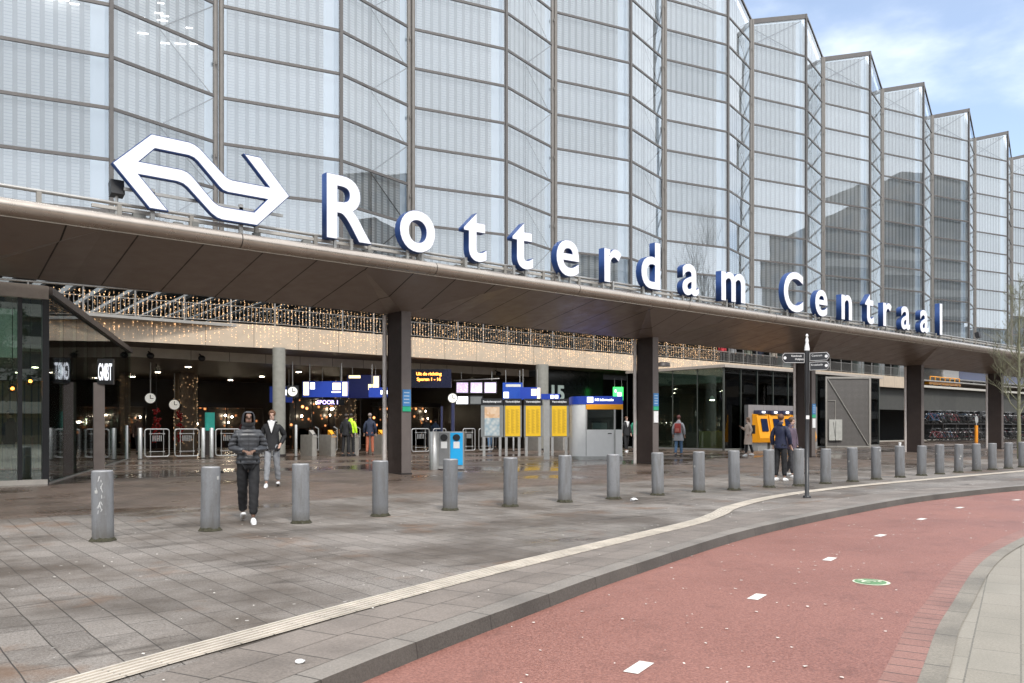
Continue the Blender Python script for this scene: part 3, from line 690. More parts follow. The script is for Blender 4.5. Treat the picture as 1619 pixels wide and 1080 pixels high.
# ---- rail on the canopy edge
rl = thing('sign_rail', 0, 21.0, 6.5, 'thin metal rail and bracket line along the canopy edge carrying the letters', 'rail')
m = MB(); m.tube((U0, .32, .42), (U1, .32, .42), .045, 8); m.build('top_tube', STEEL, rl)
m = MB(); m.box(4.6, .30, .26, 92, .40, .34).box(4.6, .42, .10, 92, .50, .16); m.build('channel', M('rail_channel', (.5, .47, .43), .45, .5), rl)
m = MB(); rr = random.Random(4)
for i in range(64):
    u = U0+.8+i*1.7; o = MB().box(u-.05, .27, .07, u+.05, .38, .40).box(u-.16, .20, .02, u+.16, .45, .075).build('bracket', M('bracket_metal', (.33, .31, .28), .5, .5), rl)
m = MB()
for i in range(70):
    u = 5+i*.68+rr.uniform(-.2, .2)
    if rr.random() < .6: MB().box(u, .25, .05, u+rr.uniform(.12, .3), .42, .05+rr.uniform(.1, .22)).build('junction_box', M('junction_box', (.20, .20, .19), .6), rl)
for u in (5.15, 55.):
    t = thing('floodlight', u, 21.35, 6.6, 'dark boxy floodlight on the canopy edge left of the arrow logo' if u < 9 else 'dark floodlight on the canopy edge past the last letter', 'floodlight')
    MB().box(-.15, -.12, .5, .15, .12, .86, rot=Matrix.Rotation(R(-14), 3, 'X')).build('housing', BLACK, t); MB().tube((0, 0, 0), (0, 0, .55), .04, 8).build('bracket', STEEL, t)
# ---- letters and logo
BLUE = M('letter_side', (.012, .052, .20), .45, var=.08); LW = M('letter_face', (.84, .85, .90), .35, var=.015, es=.04)
UL = [11.06,13.46,15.62,17.59,19.63,21.80,23.99,26.34,29.19,33.74,36.10,38.44,40.69,42.48,44.59,46.80,48.9]
ws = "RotterdamCentraal"; cnt = {}
for i, (chh, u) in enumerate(zip(ws, UL)):
    word = 'first' if i < 9 else 'second'; pos = ORD[i if i < 9 else i-9]
    t = thing('sign_letter', u, 20.95, 6.87, 'white letter %s with blue sides, %s letter of the %s word of the station name' % (chh, pos, word), 'letter', 'letters of the station name')
    sz = 2.50
    S_ = text('letter_side', chh, sz, BLUE, t, (0, .15, 0), .135, .054, sx=.97); F_ = text('letter_face', chh, sz, LW, t, (0, .008, 0), .006, .040, sx=.97)
    MB().box(-.3, .14, -.30, -.22, .2, .05).build('mount', STEEL, t); MB().box(.22, .14, -.30, .30, .2, .05).build('mount', STEEL, t)
LO = [(4.95,7.77),(5.83,8.65),(6.72,8.65),(6.86,8.62),(6.99,8.55),(7.63,7.98),(7.72,7.93),(7.82,7.91),(8.79,7.91),(8.1,8.65),(8.56,8.65),(9.38,7.76),(8.48,6.83),(7.55,6.83),(7.42,6.86),(7.27,6.95),(6.69,7.50),(6.58,7.57),(6.44,7.60),(5.56,7.60),(6.25,6.83),(5.79,6.83)]
LH = [(5.58,7.93),(5.92,8.30),(6.72,8.30),(6.84,8.27),(6.94,8.20),(7.47,7.67),(7.57,7.59),(7.70,7.56),(8.73,7.56),(8.39,7.18),(7.58,7.18),(7.46,7.20),(7.34,7.27),(6.82,7.80),(6.70,7.89),(6.55,7.93)]
def inset(lp, k):
    n = len(lp); r = []
    A = sum(lp[i][0]*lp[(i+1) % n][1]-lp[(i+1) % n][0]*lp[i][1] for i in range(n)); s = 1 if A > 0 else -1
    for i in range(n):
        p0, p1, p2 = Vector(lp[i-1]), Vector(lp[i]), Vector(lp[(i+1) % n]); e1 = (p1-p0).normalized(); e2 = (p2-p1).normalized()
        n1 = Vector((-e1.y, e1.x))*s; n2 = Vector((-e2.y, e2.x))*s; b = (n1+n2).normalized(); q = p1+b*(k/max(.35, b.dot(n1))); r.append((q.x, q.y))
    return r
lg = thing('arrow_logo', 7.16, 20.95, 6.87, 'large white interlocking double arrow logo with thin blue edge above the canopy', 'logo')
sh = lambda lp: [(a-7.16, b-6.87) for a, b in lp]
polyext('logo_body', sh(LO), [sh(LH)], .0, .15, BLUE, lg)
polyext('logo_face', sh(inset(LO, .022)), [sh(inset(LH, -.022))], -.012, -.002, LW, lg)
MB().box(-1.3, .16, -.3, -1.2, .24, .5).box(.9, .16, -.3, 1.0, .24, .5).box(-1.9, .16, .35, 2.1, .22, .42).build('mount', STEEL, lg)

# ---- platform deck: balcony, slab, underside
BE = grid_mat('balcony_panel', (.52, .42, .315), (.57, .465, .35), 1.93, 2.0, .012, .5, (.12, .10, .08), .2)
def dv(u): return 42+(.15*(18-u) if u < 18 else 0)
dk = thing('platform_deck', 0, 42, 0, 'raised platform deck with a pale beige balcony band above the station entrance', 'platform deck')
DKX = [-24, -12, 0, 9, 18, 40, 66, 92.3]
m = MB()
for a, b in zip(DKX, DKX[1:]):
    m.add([(a, dv(a)-42, 5.74), (b, dv(b)-42, 5.74), (b, dv(b)-42, 6.94), (a, dv(a)-42, 6.94)], [(0, 1, 2, 3)])
    m.add([(a, dv(a)-42, 6.94), (b, dv(b)-42, 6.94), (b, dv(b)-41.7, 6.94), (a, dv(a)-41.7, 6.94)], [(0, 1, 2, 3)])
m.build('balcony_band', BE, dk)
MB().box(92.3, 0, 5.98, 180, .5, 6.22).build('platform_edge', M('edge_concrete', (.5, .48, .43), .7), dk)
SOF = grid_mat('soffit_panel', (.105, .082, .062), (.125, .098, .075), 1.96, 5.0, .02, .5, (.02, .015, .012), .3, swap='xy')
m = MB()
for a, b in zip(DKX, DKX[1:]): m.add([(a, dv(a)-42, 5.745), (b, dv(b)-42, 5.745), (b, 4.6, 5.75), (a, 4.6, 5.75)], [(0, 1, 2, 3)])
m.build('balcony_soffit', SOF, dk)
m = MB().box(-24, .3, 6.76, 180, 44, 6.9); m.build('slab', M('deck_floor', (.3, .29, .27), .6), dk)
LST = grid_mat('pale_strip', (.74, .71, .62), (.80, .77, .68), 1.7, 3., .012, .45, (.1, .09, .08), .2)
MB().box(-24, 4.0, 5.24, 39.2, 4.1, 5.745).build('pale_fascia', LST, dk)
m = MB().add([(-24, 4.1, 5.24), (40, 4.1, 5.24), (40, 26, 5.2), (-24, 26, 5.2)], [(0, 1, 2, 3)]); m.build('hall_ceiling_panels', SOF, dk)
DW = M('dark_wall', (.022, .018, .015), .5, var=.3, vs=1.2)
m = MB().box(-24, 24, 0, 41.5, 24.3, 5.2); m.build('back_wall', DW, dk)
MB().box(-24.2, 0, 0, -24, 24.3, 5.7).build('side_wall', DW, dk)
# dark bay with platform number, right of the hall
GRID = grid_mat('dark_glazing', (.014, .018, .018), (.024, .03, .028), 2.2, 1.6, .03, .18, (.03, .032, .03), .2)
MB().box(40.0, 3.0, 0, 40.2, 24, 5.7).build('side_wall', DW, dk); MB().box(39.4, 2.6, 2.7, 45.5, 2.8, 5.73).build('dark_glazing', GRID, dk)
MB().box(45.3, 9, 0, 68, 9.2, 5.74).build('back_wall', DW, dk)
CONC = grid_mat('concrete_wall', (.062, .062, .058), (.075, .075, .068), 3.6, 6, .02, .8, (.06, .06, .055), .3)
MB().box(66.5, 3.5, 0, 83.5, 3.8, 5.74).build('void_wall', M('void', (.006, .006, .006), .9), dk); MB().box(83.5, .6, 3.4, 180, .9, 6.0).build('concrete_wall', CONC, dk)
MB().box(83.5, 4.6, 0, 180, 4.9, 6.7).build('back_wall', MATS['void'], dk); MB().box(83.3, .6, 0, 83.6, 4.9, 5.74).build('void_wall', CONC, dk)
MB().box(66.4, -.3, 0, 180, .55, .11).build('step', M('step_stone', (.35, .33, .29), .6), dk)
text('platform_number', '15', 1.55, M('number_glow', (.42, .50, .46), .5, es=.22), dk, (40.65, 2.56, 3.5), .02, .05)  # digits given a faint glow of their own
# round columns under the deck
for i, (u, v, r, lab) in enumerate([(17.85, 41.2, .33, 'round grey concrete column behind the man in the open black jacket'), (36.25, 41.2, .42, 'round grey concrete column behind the yellow timetables')]):
    t = thing('round_column', u, v, 0, lab, 'column', 'round columns under the deck'); MB().lathe([(r, 0), (r, 5.7)], 24).build('shaft', M('column_concrete', (.25, .245, .215), .6), t)
    MB().lathe([(r+.04, .0), (r+.04, .12)], 24).build('collar', DARKM, t)
for i, (u, v) in enumerate([(18.4, 58), (29.0, 55), (11.5, 60)]):
    t = thing('hall_column', u, v, 0, ['thick tan column inside the hall wound with fairy lights, behind the gates', 'thick inner column with twinkling lights beside the orange shop', 'thick tan column inside the hall, seen past the red decorations'][i], 'column')
    MB().lathe([(.75, 0), (.75, 5.2)], 24).build('shaft', M('tan_column', (.20, .15, .105), .5), t)
    m = MB(); rr = random.Random(i)
    for k in range(170):
        a = rr.uniform(0, 6.28); z = rr.uniform(.3, 5); m.ball((.77*math.cos(a), .77*math.sin(a), z), .013, n=4, m=3)
    tag(m.build('fairy_lights', emit('fairy', (1., .62, .32), 1.7), t), kind='stuff')

# ---- balustrade with fairy lights
bl = thing('balustrade', 0, 42, 6.94, 'long metal balcony railing hung with curtains of fairy lights above the entrance', 'railing')
RM = M('rail_metal', (.27, .26, .245), .4, .5)
m1 = MB(); m2 = MB(); m3 = MB()
for a, b in zip(DKX, DKX[1:]+[None]):
    if b is None: break
    pa, pb = Vector((a, dv(a)-41.9, 0)), Vector((b, dv(b)-41.9, 0))
    m1.tube(pa+Vector((0, 0, 1.38)), pb+Vector((0, 0, 1.38)), .05, 8); m1.tube(pa+Vector((0, 0, .92)), pb+Vector((0, 0, .92)), .022, 6); m1.tube(pa+Vector((0, 0, .12)), pb+Vector((0, 0, .12)), .022, 6)
    n = int((b-a)/.2)
    for i in range(n):
        p = pa.lerp(pb, i/n); m2.box(p.x-.012, p.y-.012, .1, p.x+.012, p.y+.012, .92)
    n = int((b-a)/1.93)
    for i in range(n):
        p = pa.lerp(pb, i/n); MB().box(p.x-.04, p.y-.03, 0, p.x+.04, p.y+.03, 1.33).build('post', RM, bl)
m1.build('handrail', RM, bl); m2.build('bars', RM, bl)
m = MB(); rr = random.Random(11)
for i in range(8500):
    u = round(rr.uniform(3, 56.5)/.21)*.21+rr.gauss(0, .018); dense = .5+.5*math.sin(u*2.1)*math.sin(u*.63+1)
    hi = rr.random() < .52
    if hi: z = rr.uniform(.1, 1.2)
    else: z = -1.2+1.2*rr.random()**.6
    if u > 52 and z < 0 and rr.random() < .6: continue
    if not hi and rr.random() > .35+.65*dense: continue
    s = rr.uniform(.009, .017); y = dv(u)-42-.045
    m.add([(u-s, y, z), (u+s, y, z), (u, y-s, z), (u, y+s, z), (u, y, z-s), (u, y, z+s)], [(0, 2, 5), (2, 1, 5), (1, 3, 5), (3, 0, 5), (2, 0, 4), (1, 2, 4), (3, 1, 4), (0, 3, 4)])
fl = m.build('fairy_lights', emit('fairy', (1., .62, .32), 1.7), loc=P3(0, 42, 6.94)/K)
fl.location = P3(0, 42, 6.94); tag(fl, 'curtain of warm fairy lights hanging over the balcony railing and beige band', 'fairy lights', kind='stuff')
# two arms of a lamp / horn loudspeaker on the band
t = thing('floodlight', 48.6, 41.2, 6.15, 'hooded dark floodlight cluster on the beige band above the glass pavilion', 'floodlight')
MB().lathe([(.42, 0), (.38, .28), (.2, .34)], 14, sx=1.4).build('hood', DARKM, t); MB().box(-.06, .3, .1, .06, .8, .2).build('arm', DARKM, t)
for i, (u, lab) in enumerate([(12.65, 'black dome camera on the pale strip, left of the open gates'), (15.32, 'black dome camera on the pale strip above the hooded man'), (36.0, 'small black camera on the pale strip above the screens')]):
    t = thing('camera_dome', u, 45.8, 5.3, lab, 'camera', 'cameras under the balcony'); MB().ball((0, -.22, .0), .2, .2, .17).build('dome', BLACK, t); MB().tube((0, .15, .25), (0, -.2, .12), .04, 8).build('arm', BLACK, t)
# hall ceiling lamps
LAMP = emit('lamp_warm', (1., .85, .62), 30)
k = 0
for u in (2, 9, 16, 23, 30, 37):
    for v in (50, 56, 62):
        t = thing('ceiling_lamp', u, v, 5.1, 'small round downlight in the hall ceiling, row %s from the front, %s from the left' % (ORD[(50, 56, 62).index(v)], ORD[k % 6 if False else (2, 9, 16, 23, 30, 37).index(u)]), 'ceiling light', 'downlights in the hall ceiling')
        MB().lathe([(.2, 0), (.22, .1)], 14).build('rim', STEEL, t); MB().lathe([(.16, -.012), (.16, -.002)], 14).build('lens', LAMP, t)

# ================================================================== FORECOURT AND HALL FURNITURE (coordinates from image pixels)
CR = -math.atan2(.6327, .7745)           # camera yaw: things set square to the view
YEL = M('timetable_yellow', (.80, .50, .02), .45, var=.04); NSB = M('sign_blue', (.014, .045, .32), .35, var=.05, es=.14); LY = emit('lit_yellow', (1., .80, .42), 1.1)
LWH = emit('lit_white', (.9, .92, 1.), 1.4); ORG = M('machine_yellow', (.88, .36, .01), .38, var=.03)
GALV = M('galvanised', (.46, .46, .45), .4, .6); PANELG = M('panel_grey', (.20, .21, .21), .5)
# metal gates and posts
gt = thing('metal_gate', 0, 0, 0, 'x', 'gate', 'rounded metal gates across the hall entrance')
def gate_mesh(w_, parent):
    f = MB(); r = .12; z0, z1 = .12, 1.44
    pts = []
    for cx, cz, a0 in ((w_/2-r, z1-r, 0), (-w_/2+r, z1-r, 90), (-w_/2+r, z0+r, 180), (w_/2-r, z0+r, 270)):
        for i in range(5): a = R(a0+22.5*i); pts.append((cx+r*math.cos(a), 0, cz+r*math.sin(a)))
    for a, b in zip(pts, pts[1:]+pts[:1]): f.tube(a, b, .032, 7)
    f.build('outer_frame', GALV, parent)
    g = MB(); q = w_*.27
    for x in (-q, q): g.tube((x, 0, z0), (x, 0, z1), .018, 6)
    for z in (.36, 1.22): g.tube((-q, 0, z), (q, 0, z), .014, 6); g.box(-q-.05, -.03, z-.03, -q+.05, .03, z+.03); g.box(q-.05, -.03, z-.03, q+.05, .03, z+.03)
    for i in range(5): x = -q*.62+q*1.24*i/4; g.box(x-.018, -.01, .86, x+.018, .01, 1.14)
    g.build('inner_frame', GALV, parent)
gl = [(7.4, .67, 'first'), (8.36, 1.0, 'second'), (11.8, 1.12, 'third'), (13.14, 1.16, 'fourth'), (15.05, 1.22, 'fifth'), (26.2, 1.2, 'sixth'), (27.54, .9, 'seventh'), (29.7, .9, 'eighth'), (31.0, 1.1, 'ninth')]
for i, (u, w_, od) in enumerate(gl):
    t = thing('metal_gate', u, dv(u)-1.5 if u > 10 else dv(u)-1.2, 0, 'rounded tubular metal gate, %s from the left in the entrance line' % od, 'gate', 'rounded metal gates across the hall entrance'); gate_mesh(w_, t)
bpy.data.objects.remove(gt)
pl_ = [(9.85, .055, 1.62), (10.5, .055, 1.62), (11.06, .10, 1.5), (13.88, .10, 1.5), (14.28, .10, 1.5), (16.15, .07, 1.5), (18.48, .07, 1.66), (28.55, .07, 1.5), (33.2, .06, 1.5), (34.3, .06, 1.5)]
for i, (u, r, h) in enumerate(pl_):
    t = thing('gate_post', u, dv(u)-1.5, 0, 'upright pale steel gate post, %s from the left in the entrance line' % ORD[i], 'post', 'steel posts of the gate line')
    MB().lathe([(r, 0), (r, h-.02), (r*.8, h)], 14).build('post', GALV, t); MB().lathe([(r+.05, 0), (r+.05, .04)], 14).build('foot', DARKM, t)
t = thing('slatted_barrier', 17.05, 40.5, 0, 'low slatted metal barrier in front of the round grey column', 'barrier')
m = MB(); [m.box(-.5+i*.12, -.015, .1, -.46+i*.12, .015, 1.32) for i in range(9)]; m.box(-.52, -.02, 1.32, .52, .02, 1.38).box(-.52, -.02, .05, .52, .02, .1).build('slats', GALV, t)
PED = M('pedestal_grey', (.34, .32, .29), .45, .3)
for i, (u, yel) in enumerate([(19.4, 0), (20.5, 1), (21.9, 0), (23.6, 1), (35.2, 0), (37.4, 0), (38.6, 0)]):
    t = thing('check_in_gate', u, 40.4, 0, '%s card check-in pedestal, %s from the left' % ('yellow topped' if yel else 'plain grey', ORD[i]), 'ticket gate', 'card check-in gates')
    MB().rbox(-.14, -.2, 0, .14, 1.3, 1.12, .06).build('cabinet', PED, t)
    m = MB(); m.add([(-.13, -.22, 1.0), (.13, -.22, 1.0), (.13, .25, 1.38), (-.13, .25, 1.38), (-.13, -.22, 1.125), (-.13, .25, 1.125), (.13, -.22, 1.125), (.13, .25, 1.125)], [(0, 1, 2, 3), (0, 3, 5, 4), (1, 6, 7, 2), (3, 2, 7, 5)])
    m.build('reader_top', ORG if yel else PED, t); MB().ball((0, -.15, 1.12), .07, .05, .07).build('card_reader', BLACK, t)
    if i < 4:
        m = MB(); m.path([(.2, .4, .3), (.5, .4, .3), (.5, .4, 1.45), (.3, .4, 1.55)], .03, 6); m.path([(.2, .4, 1.0), (.5, .4, 1.0)], .025, 6); m.build('paddle_frame', GALV, t)
# timetable boards
def cxy(X, Y): return (.7745*X+.6327*Y, -.6327*X+.7745*Y)
for i, (xa, xb, kind, lab) in enumerate([(-1.64, -.49, 'map', 'grey board with a colourful city map, leftmost of the four boards'), (-.42, .5, 'y', 'bright yellow timetable board next to the city map board'),
        (.66, 1.62, 'y', 'bright yellow timetable board directly left of the grey square post'), (2.06, 3.05, 'y', 'bright yellow timetable board between the grey post and white kiosk')]):
    c = (xa+xb)/2; hw = (xb-xa)/2+.02; t = thing('timetable_board', *cxy(c, 44+.15*i), 0, lab, 'timetable board', 'boards in front of the gates', CR)
    MB().box(-hw, -.05, 2.72, hw, .06, 3.07).build('header', BLACK, t); text('lettering', 'Vertrektijden' if kind == 'y' else 'Stadsplattegrond', .145, WHITE, t, (0, -.055, 2.86), .003, .003)
    MB().box(-hw, -.03, 1.0, hw, .05, 2.72).build('backing_panel', PANELG, t)
    for s in (-1, 1): MB().box(s*hw*.72-.07, -.04, 0, s*hw*.72+.07, .06, 1.0).build('leg', GALV, t)
    if kind == 'y':
        p = MB().box(-.40, -.05, 1.05, .40, -.03, 2.68).build('poster', YEL, t)
        m = MB()
        for cc in (-.25, 0, .25):
            for r_ in range(26): m.box(cc-.09, -.056, 1.22+r_*.05, cc+.09-.04*((r_*7+int(cc*9)) % 3), -.052, 1.232+r_*.05)
        m.build('printed_rows', M('print_ink', (.28, .17, .03), .6), p)
    else:
        d = Nd('city_map'); v = d.obj(); vo = d.n('ShaderNodeTexVoronoi'); vo.inputs['Scale'].default_value = 7; d.l(v, vo.inputs['Vector'])
        x, y, z = d.xyz(v); c1 = d.mixc(vo.outputs['Distance'], (.62, .62, .58), (.2, .32, .40)); c2 = d.mixc(vo.outputs['Color'], (.6, .35, .18), (.75, .6, .45))
        MB().box(-.40, -.05, 1.08, .40, -.03, 2.62).build('poster', d.done(d.bsdf(d.mixc(d.math('GREATER_THAN', z, 1.62), c1, c2), .4)), t)
t = thing('steel_post', *cxy(1.65, 39.2), 0, 'square grey steel post with small blue icon sign beside the timetables', 'post', rz=CR)
MB().box(-.14, -.12, 0, .14, .12, 2.95).build('shaft', GALV, t); p = MB().box(-.26, -.16, 2.86, .62, .10, 3.12).build('icon_sign', NSB, t)
MB().box(.18, -.18, 2.90, .32, -.165, 3.06).box(.38, -.18, 2.90, .54, -.165, 3.06).build('icons', LWH, p)
# information kiosk
t = thing('information_kiosk', *cxy(4.05, 39.9), 0, 'white rounded information kiosk with blue and orange bands and window', 'kiosk', rz=CR)
KW = M('kiosk_white', (.72, .72, .71), .35, var=.03); 
def kp(e=0):
    pts = []
    for i in range(9): a = R(270-90*i/8); pts.append((-1.19+.62+(.62+e)*math.cos(a), -1.05+.62+(.62+e)*math.sin(a)))
    pts += [(-1.19-e, 1.05+e), (1.17+e, 1.05+e), (1.17+e, -1.05-e)]; return pts
MB().prism(kp(), .16, 1.42, 0).build('lower_body', KW, t); MB().prism(kp(.03), 0, .16).build('plinth', GALV, t)
MB().prism(kp(.02), 2.62, 3.0).build('blue_band', NSB, t)
# curved side wall
m = MB(); pts = kp()[:10]; n = len(pts); m.add([(x, y, 1.42) for x, y in pts]+[(x, y, 2.62) for x, y in pts], [(i, i+1, n+i+1, n+i) for i in range(n-1)], 0, True); m.build('side_wall', KW, t)
MB().box(-.55, -1.07, 2.38, 1.19, -.98, 2.62).build('orange_band', ORG, t)
MB().box(-.50, -1.03, 1.42, .76, -1.02, 2.38).box(.84, -1.03, 1.42, 1.13, -1.02, 2.38).build('window', G_SHOP, t)
m = MB(); m.box(-.57, -1.07, 1.42, -.50, -.99, 2.38).box(.76, -1.07, .16, .84, -.99, 2.38).box(1.13, -1.07, 1.42, 1.19, -.99, 2.38); m.build('window_frame', GALV, t)
MB().box(-.555, -1.058, .18, -.54, -1.04, 1.42).box(.48, -1.065, 1.22, .66, -1.05, 1.26).build('slot', BLACK, t)
MB().box(-.4, .9, 1.42, 1.1, .95, 2.6).build('back_panel', DARKM, t); MB().box(-.2, -.5, 1.42, .5, -.2, 1.75).build('desk_screen', PANELG, t)
MB().box(-.50, -1.09, 2.70, -.22, -1.072, 2.96).build('icon', LWH, t); text('lettering', 'NS Informatie', .155, LWH, t, (.30, -1.075, 2.78), .003, .004); text('icon_letter', 'i', .24, NSB, t, (-.36, -1.092, 2.74), .003, .01)
# litter bin, two compartments
t = thing('recycling_bin', *cxy(-2.3, 29.9), 0, 'twin litter bin with a grey half and a bright blue half on wet paving', 'litter bin', rz=CR)
MB().rbox(-.66, -.30, .04, .56, .35, 1.38, .08).build('housing', GALV, t); MB().lathe([(.17, 0), (.17, 1.36), (.10, 1.38)], 18, c=(-.52, -.2)).build('side_column', GALV, t)
for a, b, mt, nm in [(-.33, .04, M('bin_grey', (.20, .205, .21), .5), 'grey_door'), (.08, .53, M('bin_blue', (.02, .42, .85), .35, var=.03), 'blue_door')]:
    o = MB().box(a, -.335, .18, b, -.30, 1.34).build(nm, mt, t); MB().lathe([(.001, 0), (.12, 0), (.12, .03)], 16, sx=1.1).build('opening', BLACK, o, loc=((a+b)/2, -.338, 1.17)).rotation_euler = (R(90), 0, 0)
    MB().box((a+b)/2-.11, -.342, .78, (a+b)/2+.11, -.337, 1.02).build('notice', WHITE, o)
# clock poles
CLK = emit('clock_dial', (.95, .93, .85), .22)
for X, Y, zt, clock, lab in [(-3.42, 40, 2.75, 0, 'slim dark blue pole left of the clock pole near the litter bin'), (-2.88, 40, 2.95, 1, 'slim pole topped with a round white station clock')]:
    t = thing('clock_pole' if clock else 'slim_pole', *cxy(X, Y), 0, lab, 'clock' if clock else 'pole', rz=CR); MB().lathe([(.09 if clock else .055, 0), (.09 if clock else .055, zt-.2)], 12).build('pole', M('navy_pole', (.03, .035, .09), .4), t)
    if clock:
        o = MB().tube((0, -.09, zt), (0, .09, zt), .25, 24).build('clock_case', BLACK, t); MB().tube((0, -.105, zt), (0, -.092, zt), .22, 24).build('dial', CLK, o); MB().box(-.012, -.115, zt, .012, -.108, zt+.17).box(-.012, -.115, zt-.02, .12, -.108, zt+.005).build('hands', BLACK, o)
# hanging clocks in the hall
for u, v, z, r, lab in [(19.6, 43.4, 3.53, .26, 'square framed hanging clock right of the round grey column'), (13.6, 49, 3.17, .28, 'white round clock hanging in the hall left of the hooded man'), (17.5, 57.5, 3.05, .33, 'white round clock hanging deep in the hall by the tan column')]:
    t = thing('hanging_clock', u, v, z, lab, 'clock', rz=CR*.6); o = MB().box(-r*1.25, -.05, -r*1.25, r*1.25, .12, r*1.25).build('clock_case', BLACK, t) if u > 19 else MB().tube((0, -.05, 0), (0, .1, 0), r*1.12, 24).build('clock_case', BLACK, t)
    MB().tube((0, -.07, 0), (0, -.055, 0), r, 24).build('dial', CLK, o); MB().box(-.02, -.085, 0, .02, -.075, r*.7).box(-.02, -.085, -.03, r*.6, -.075, .01).build('hands', BLACK, o); MB().tube((0, 0, r), (0, 0, 5.2-z), .03, 6).build('hanger', STEEL, t)
# hanging signs
def hsign(X, Y, z0, z1, w_, lab, mat=NSB, rz=CR, icons=()):
    t = thing('hanging_sign', *cxy(X, Y), 0, lab, 'sign', rz=rz); o = MB().box(-w_/2, -.1, z0, w_/2, .1, z1).build('sign_box', mat, t)
    for s in (-.35, .35): MB().tube((s*w_, 0, z1), (s*w_, 0, 5.2), .025, 6).build('hanger', STEEL, t)
    for (x0, x1, q0, q1, mt) in icons: MB().box(x0*w_, -.112, z0+(z1-z0)*q0, x1*w_, -.101, z0+(z1-z0)*q1).build('pictogram', mt, o)
    return t, o
hsign(-10.65, 47, 3.25, 4.15, 2.6, 'large blue hanging direction sign with pale yellow panels over the gates', icons=[(-.48, -.36, .12, .95, LY), (-.33, -.23, .5, .92, LWH), (.16, .34, .45, .9, LY), (.38, .48, .08, .95, LY), (.14, .34, .28, .36, LWH)])
t, o = hsign(-9.0, 50, 3.3, 4.7, 2.0, 'dark blue sign with yellow ribbon shapes behind the large blue sign', M('deep_blue', (.006, .01, .09), .4, es=.15), icons=[(-.45, -.1, .86, .98, LY), (.30, .46, .1, .95, LY), (.14, .30, .35, .6, LY)])
hsign(-7.75, 48, 3.28, 3.85, 1.2, 'small bright blue sign with two white icons left of the dark column', icons=[(.08, .26, .3, .7, LWH), (.32, .46, .3, .7, LWH)])
hsign(-14.6, 52, 3.1, 4.1, 1.4, 'blue hanging sign with white icons left of the round grey column', icons=[(-.36, -.2, .1, .9, LWH), (-.1, .12, .45, .85, LWH), (.18, .34, .45, .8, LWH)])
hsign(.05, 53, 3.3, 4.4, 1.3, 'blue sign with white cross arrow ribbon next to the departure screens', M('mid_blue', (.01, .05, .28), .4, es=.3), icons=[(-.45, -.2, .1, .45, LWH), (-.35, .4, .75, .9, M('ribbon_white', (.7, .7, .66), .5))])
hsign(1.15, 52, 3.3, 4.05, 1.3, 'blue sign with lit yellow pictograms above the timetables', icons=[(.05, .30, .3, .85, LY), (.34, .48, .05, .95, LY)])
t, o = hsign(-5.05, 51.5, 4.0, 5.15, 2.5, 'wide dark departure board with two lines of orange lettering', M('led_board', (.004, .006, .03), .3))
LO_ = emit('led_orange', (1., .30, .05), 3.0); text('lettering', 'Uit de richting', .27, LO_, o, (-.15, -.11, 4.78), .003, .008); text('lettering', 'Sporen 1 - 16', .27, LO_, o, (-.15, -.11, 4.44), .003, .008)
t, o = hsign(-11.2, 51, 2.9, 3.25, 1.6, 'black sign with glowing violet platform lettering under the large blue sign', BLACK)
text('lettering', 'SPOOR 1', .34, emit('violet', (.55, .42, 1.), 2.0), o, (-.2, -.11, 2.96), .003, .006)
hsign(8.0, 62, 3.55, 4.55, .75, 'bright green exit sign glowing in the dark bay behind the kiosk', emit('exit_green', (.05, .75, .12), 1.3), icons=[(-.1, .3, .25, .6, LWH), (-.35, -.2, .6, .8, LWH)])
SCR = grid_mat('screen_text', (.62, .48, .66), (.74, .62, .78), .5, .055, .012, .3, (.30, .22, .34), 0)
SCE = Nd('lit_screen'); v = SCE.obj(); x, y, z = SCE.xyz(v); ln = SCE.math('GREATER_THAN', SCE.math('FRACT', SCE.math('DIVIDE', z, .062)), .45)
cc = SCE.mixc(SCE.math('MULTIPLY', ln, SCE.ramp(SCE.noise(SCE.comb(SCE.math('MULTIPLY', x, 9), SCE.math('FLOOR', SCE.math('DIVIDE', z, .062))), 1.5, 2), .4, .5)), (.66, .56, .80), (.38, .22, .36)); SCE = SCE.done(SCE.bsdf(cc, .3, emis=cc, es=.75))
t = thing('departure_screens', *cxy(-2.33, 54), 0, 'bank of five lilac departure screens hanging above the gate line', 'screens', rz=CR)
for i in range(3):
    f = MB().box(-1.36+i*.92, -.08, 3.72, -.50+i*.92, .06, 4.5, rot=Matrix.Rotation(R(-10), 3, 'X')).build('screen', BLACK, t); MB().box(-1.30+i*.92, -.10, 3.78, -.56+i*.92, -.085, 4.44, rot=Matrix.Rotation(R(-10), 3, 'X'), c=(-.93+i*.92, -.01, 4.11)).build('display', SCE, f)
for i in range(2):
    f = MB().box(-1.38+i*.92, -.08, 3.0, -.50+i*.92, .06, 3.6).build('screen', BLACK, t); MB().box(-1.32+i*.92, -.10, 3.06, -.56+i*.92, -.085, 3.54).build('display', LWH if i == 0 else PANELG, f)
MB().tube((-1.5, 0, 4.6), (1.5, 0, 4.72), .04, 8).tube((-1, 0, 4.6), (-1, 0, 5.2), .03, 6).tube((1, 0, 4.6), (1, 0, 5.2), .03, 6).build('hanging_bar', STEEL, t)
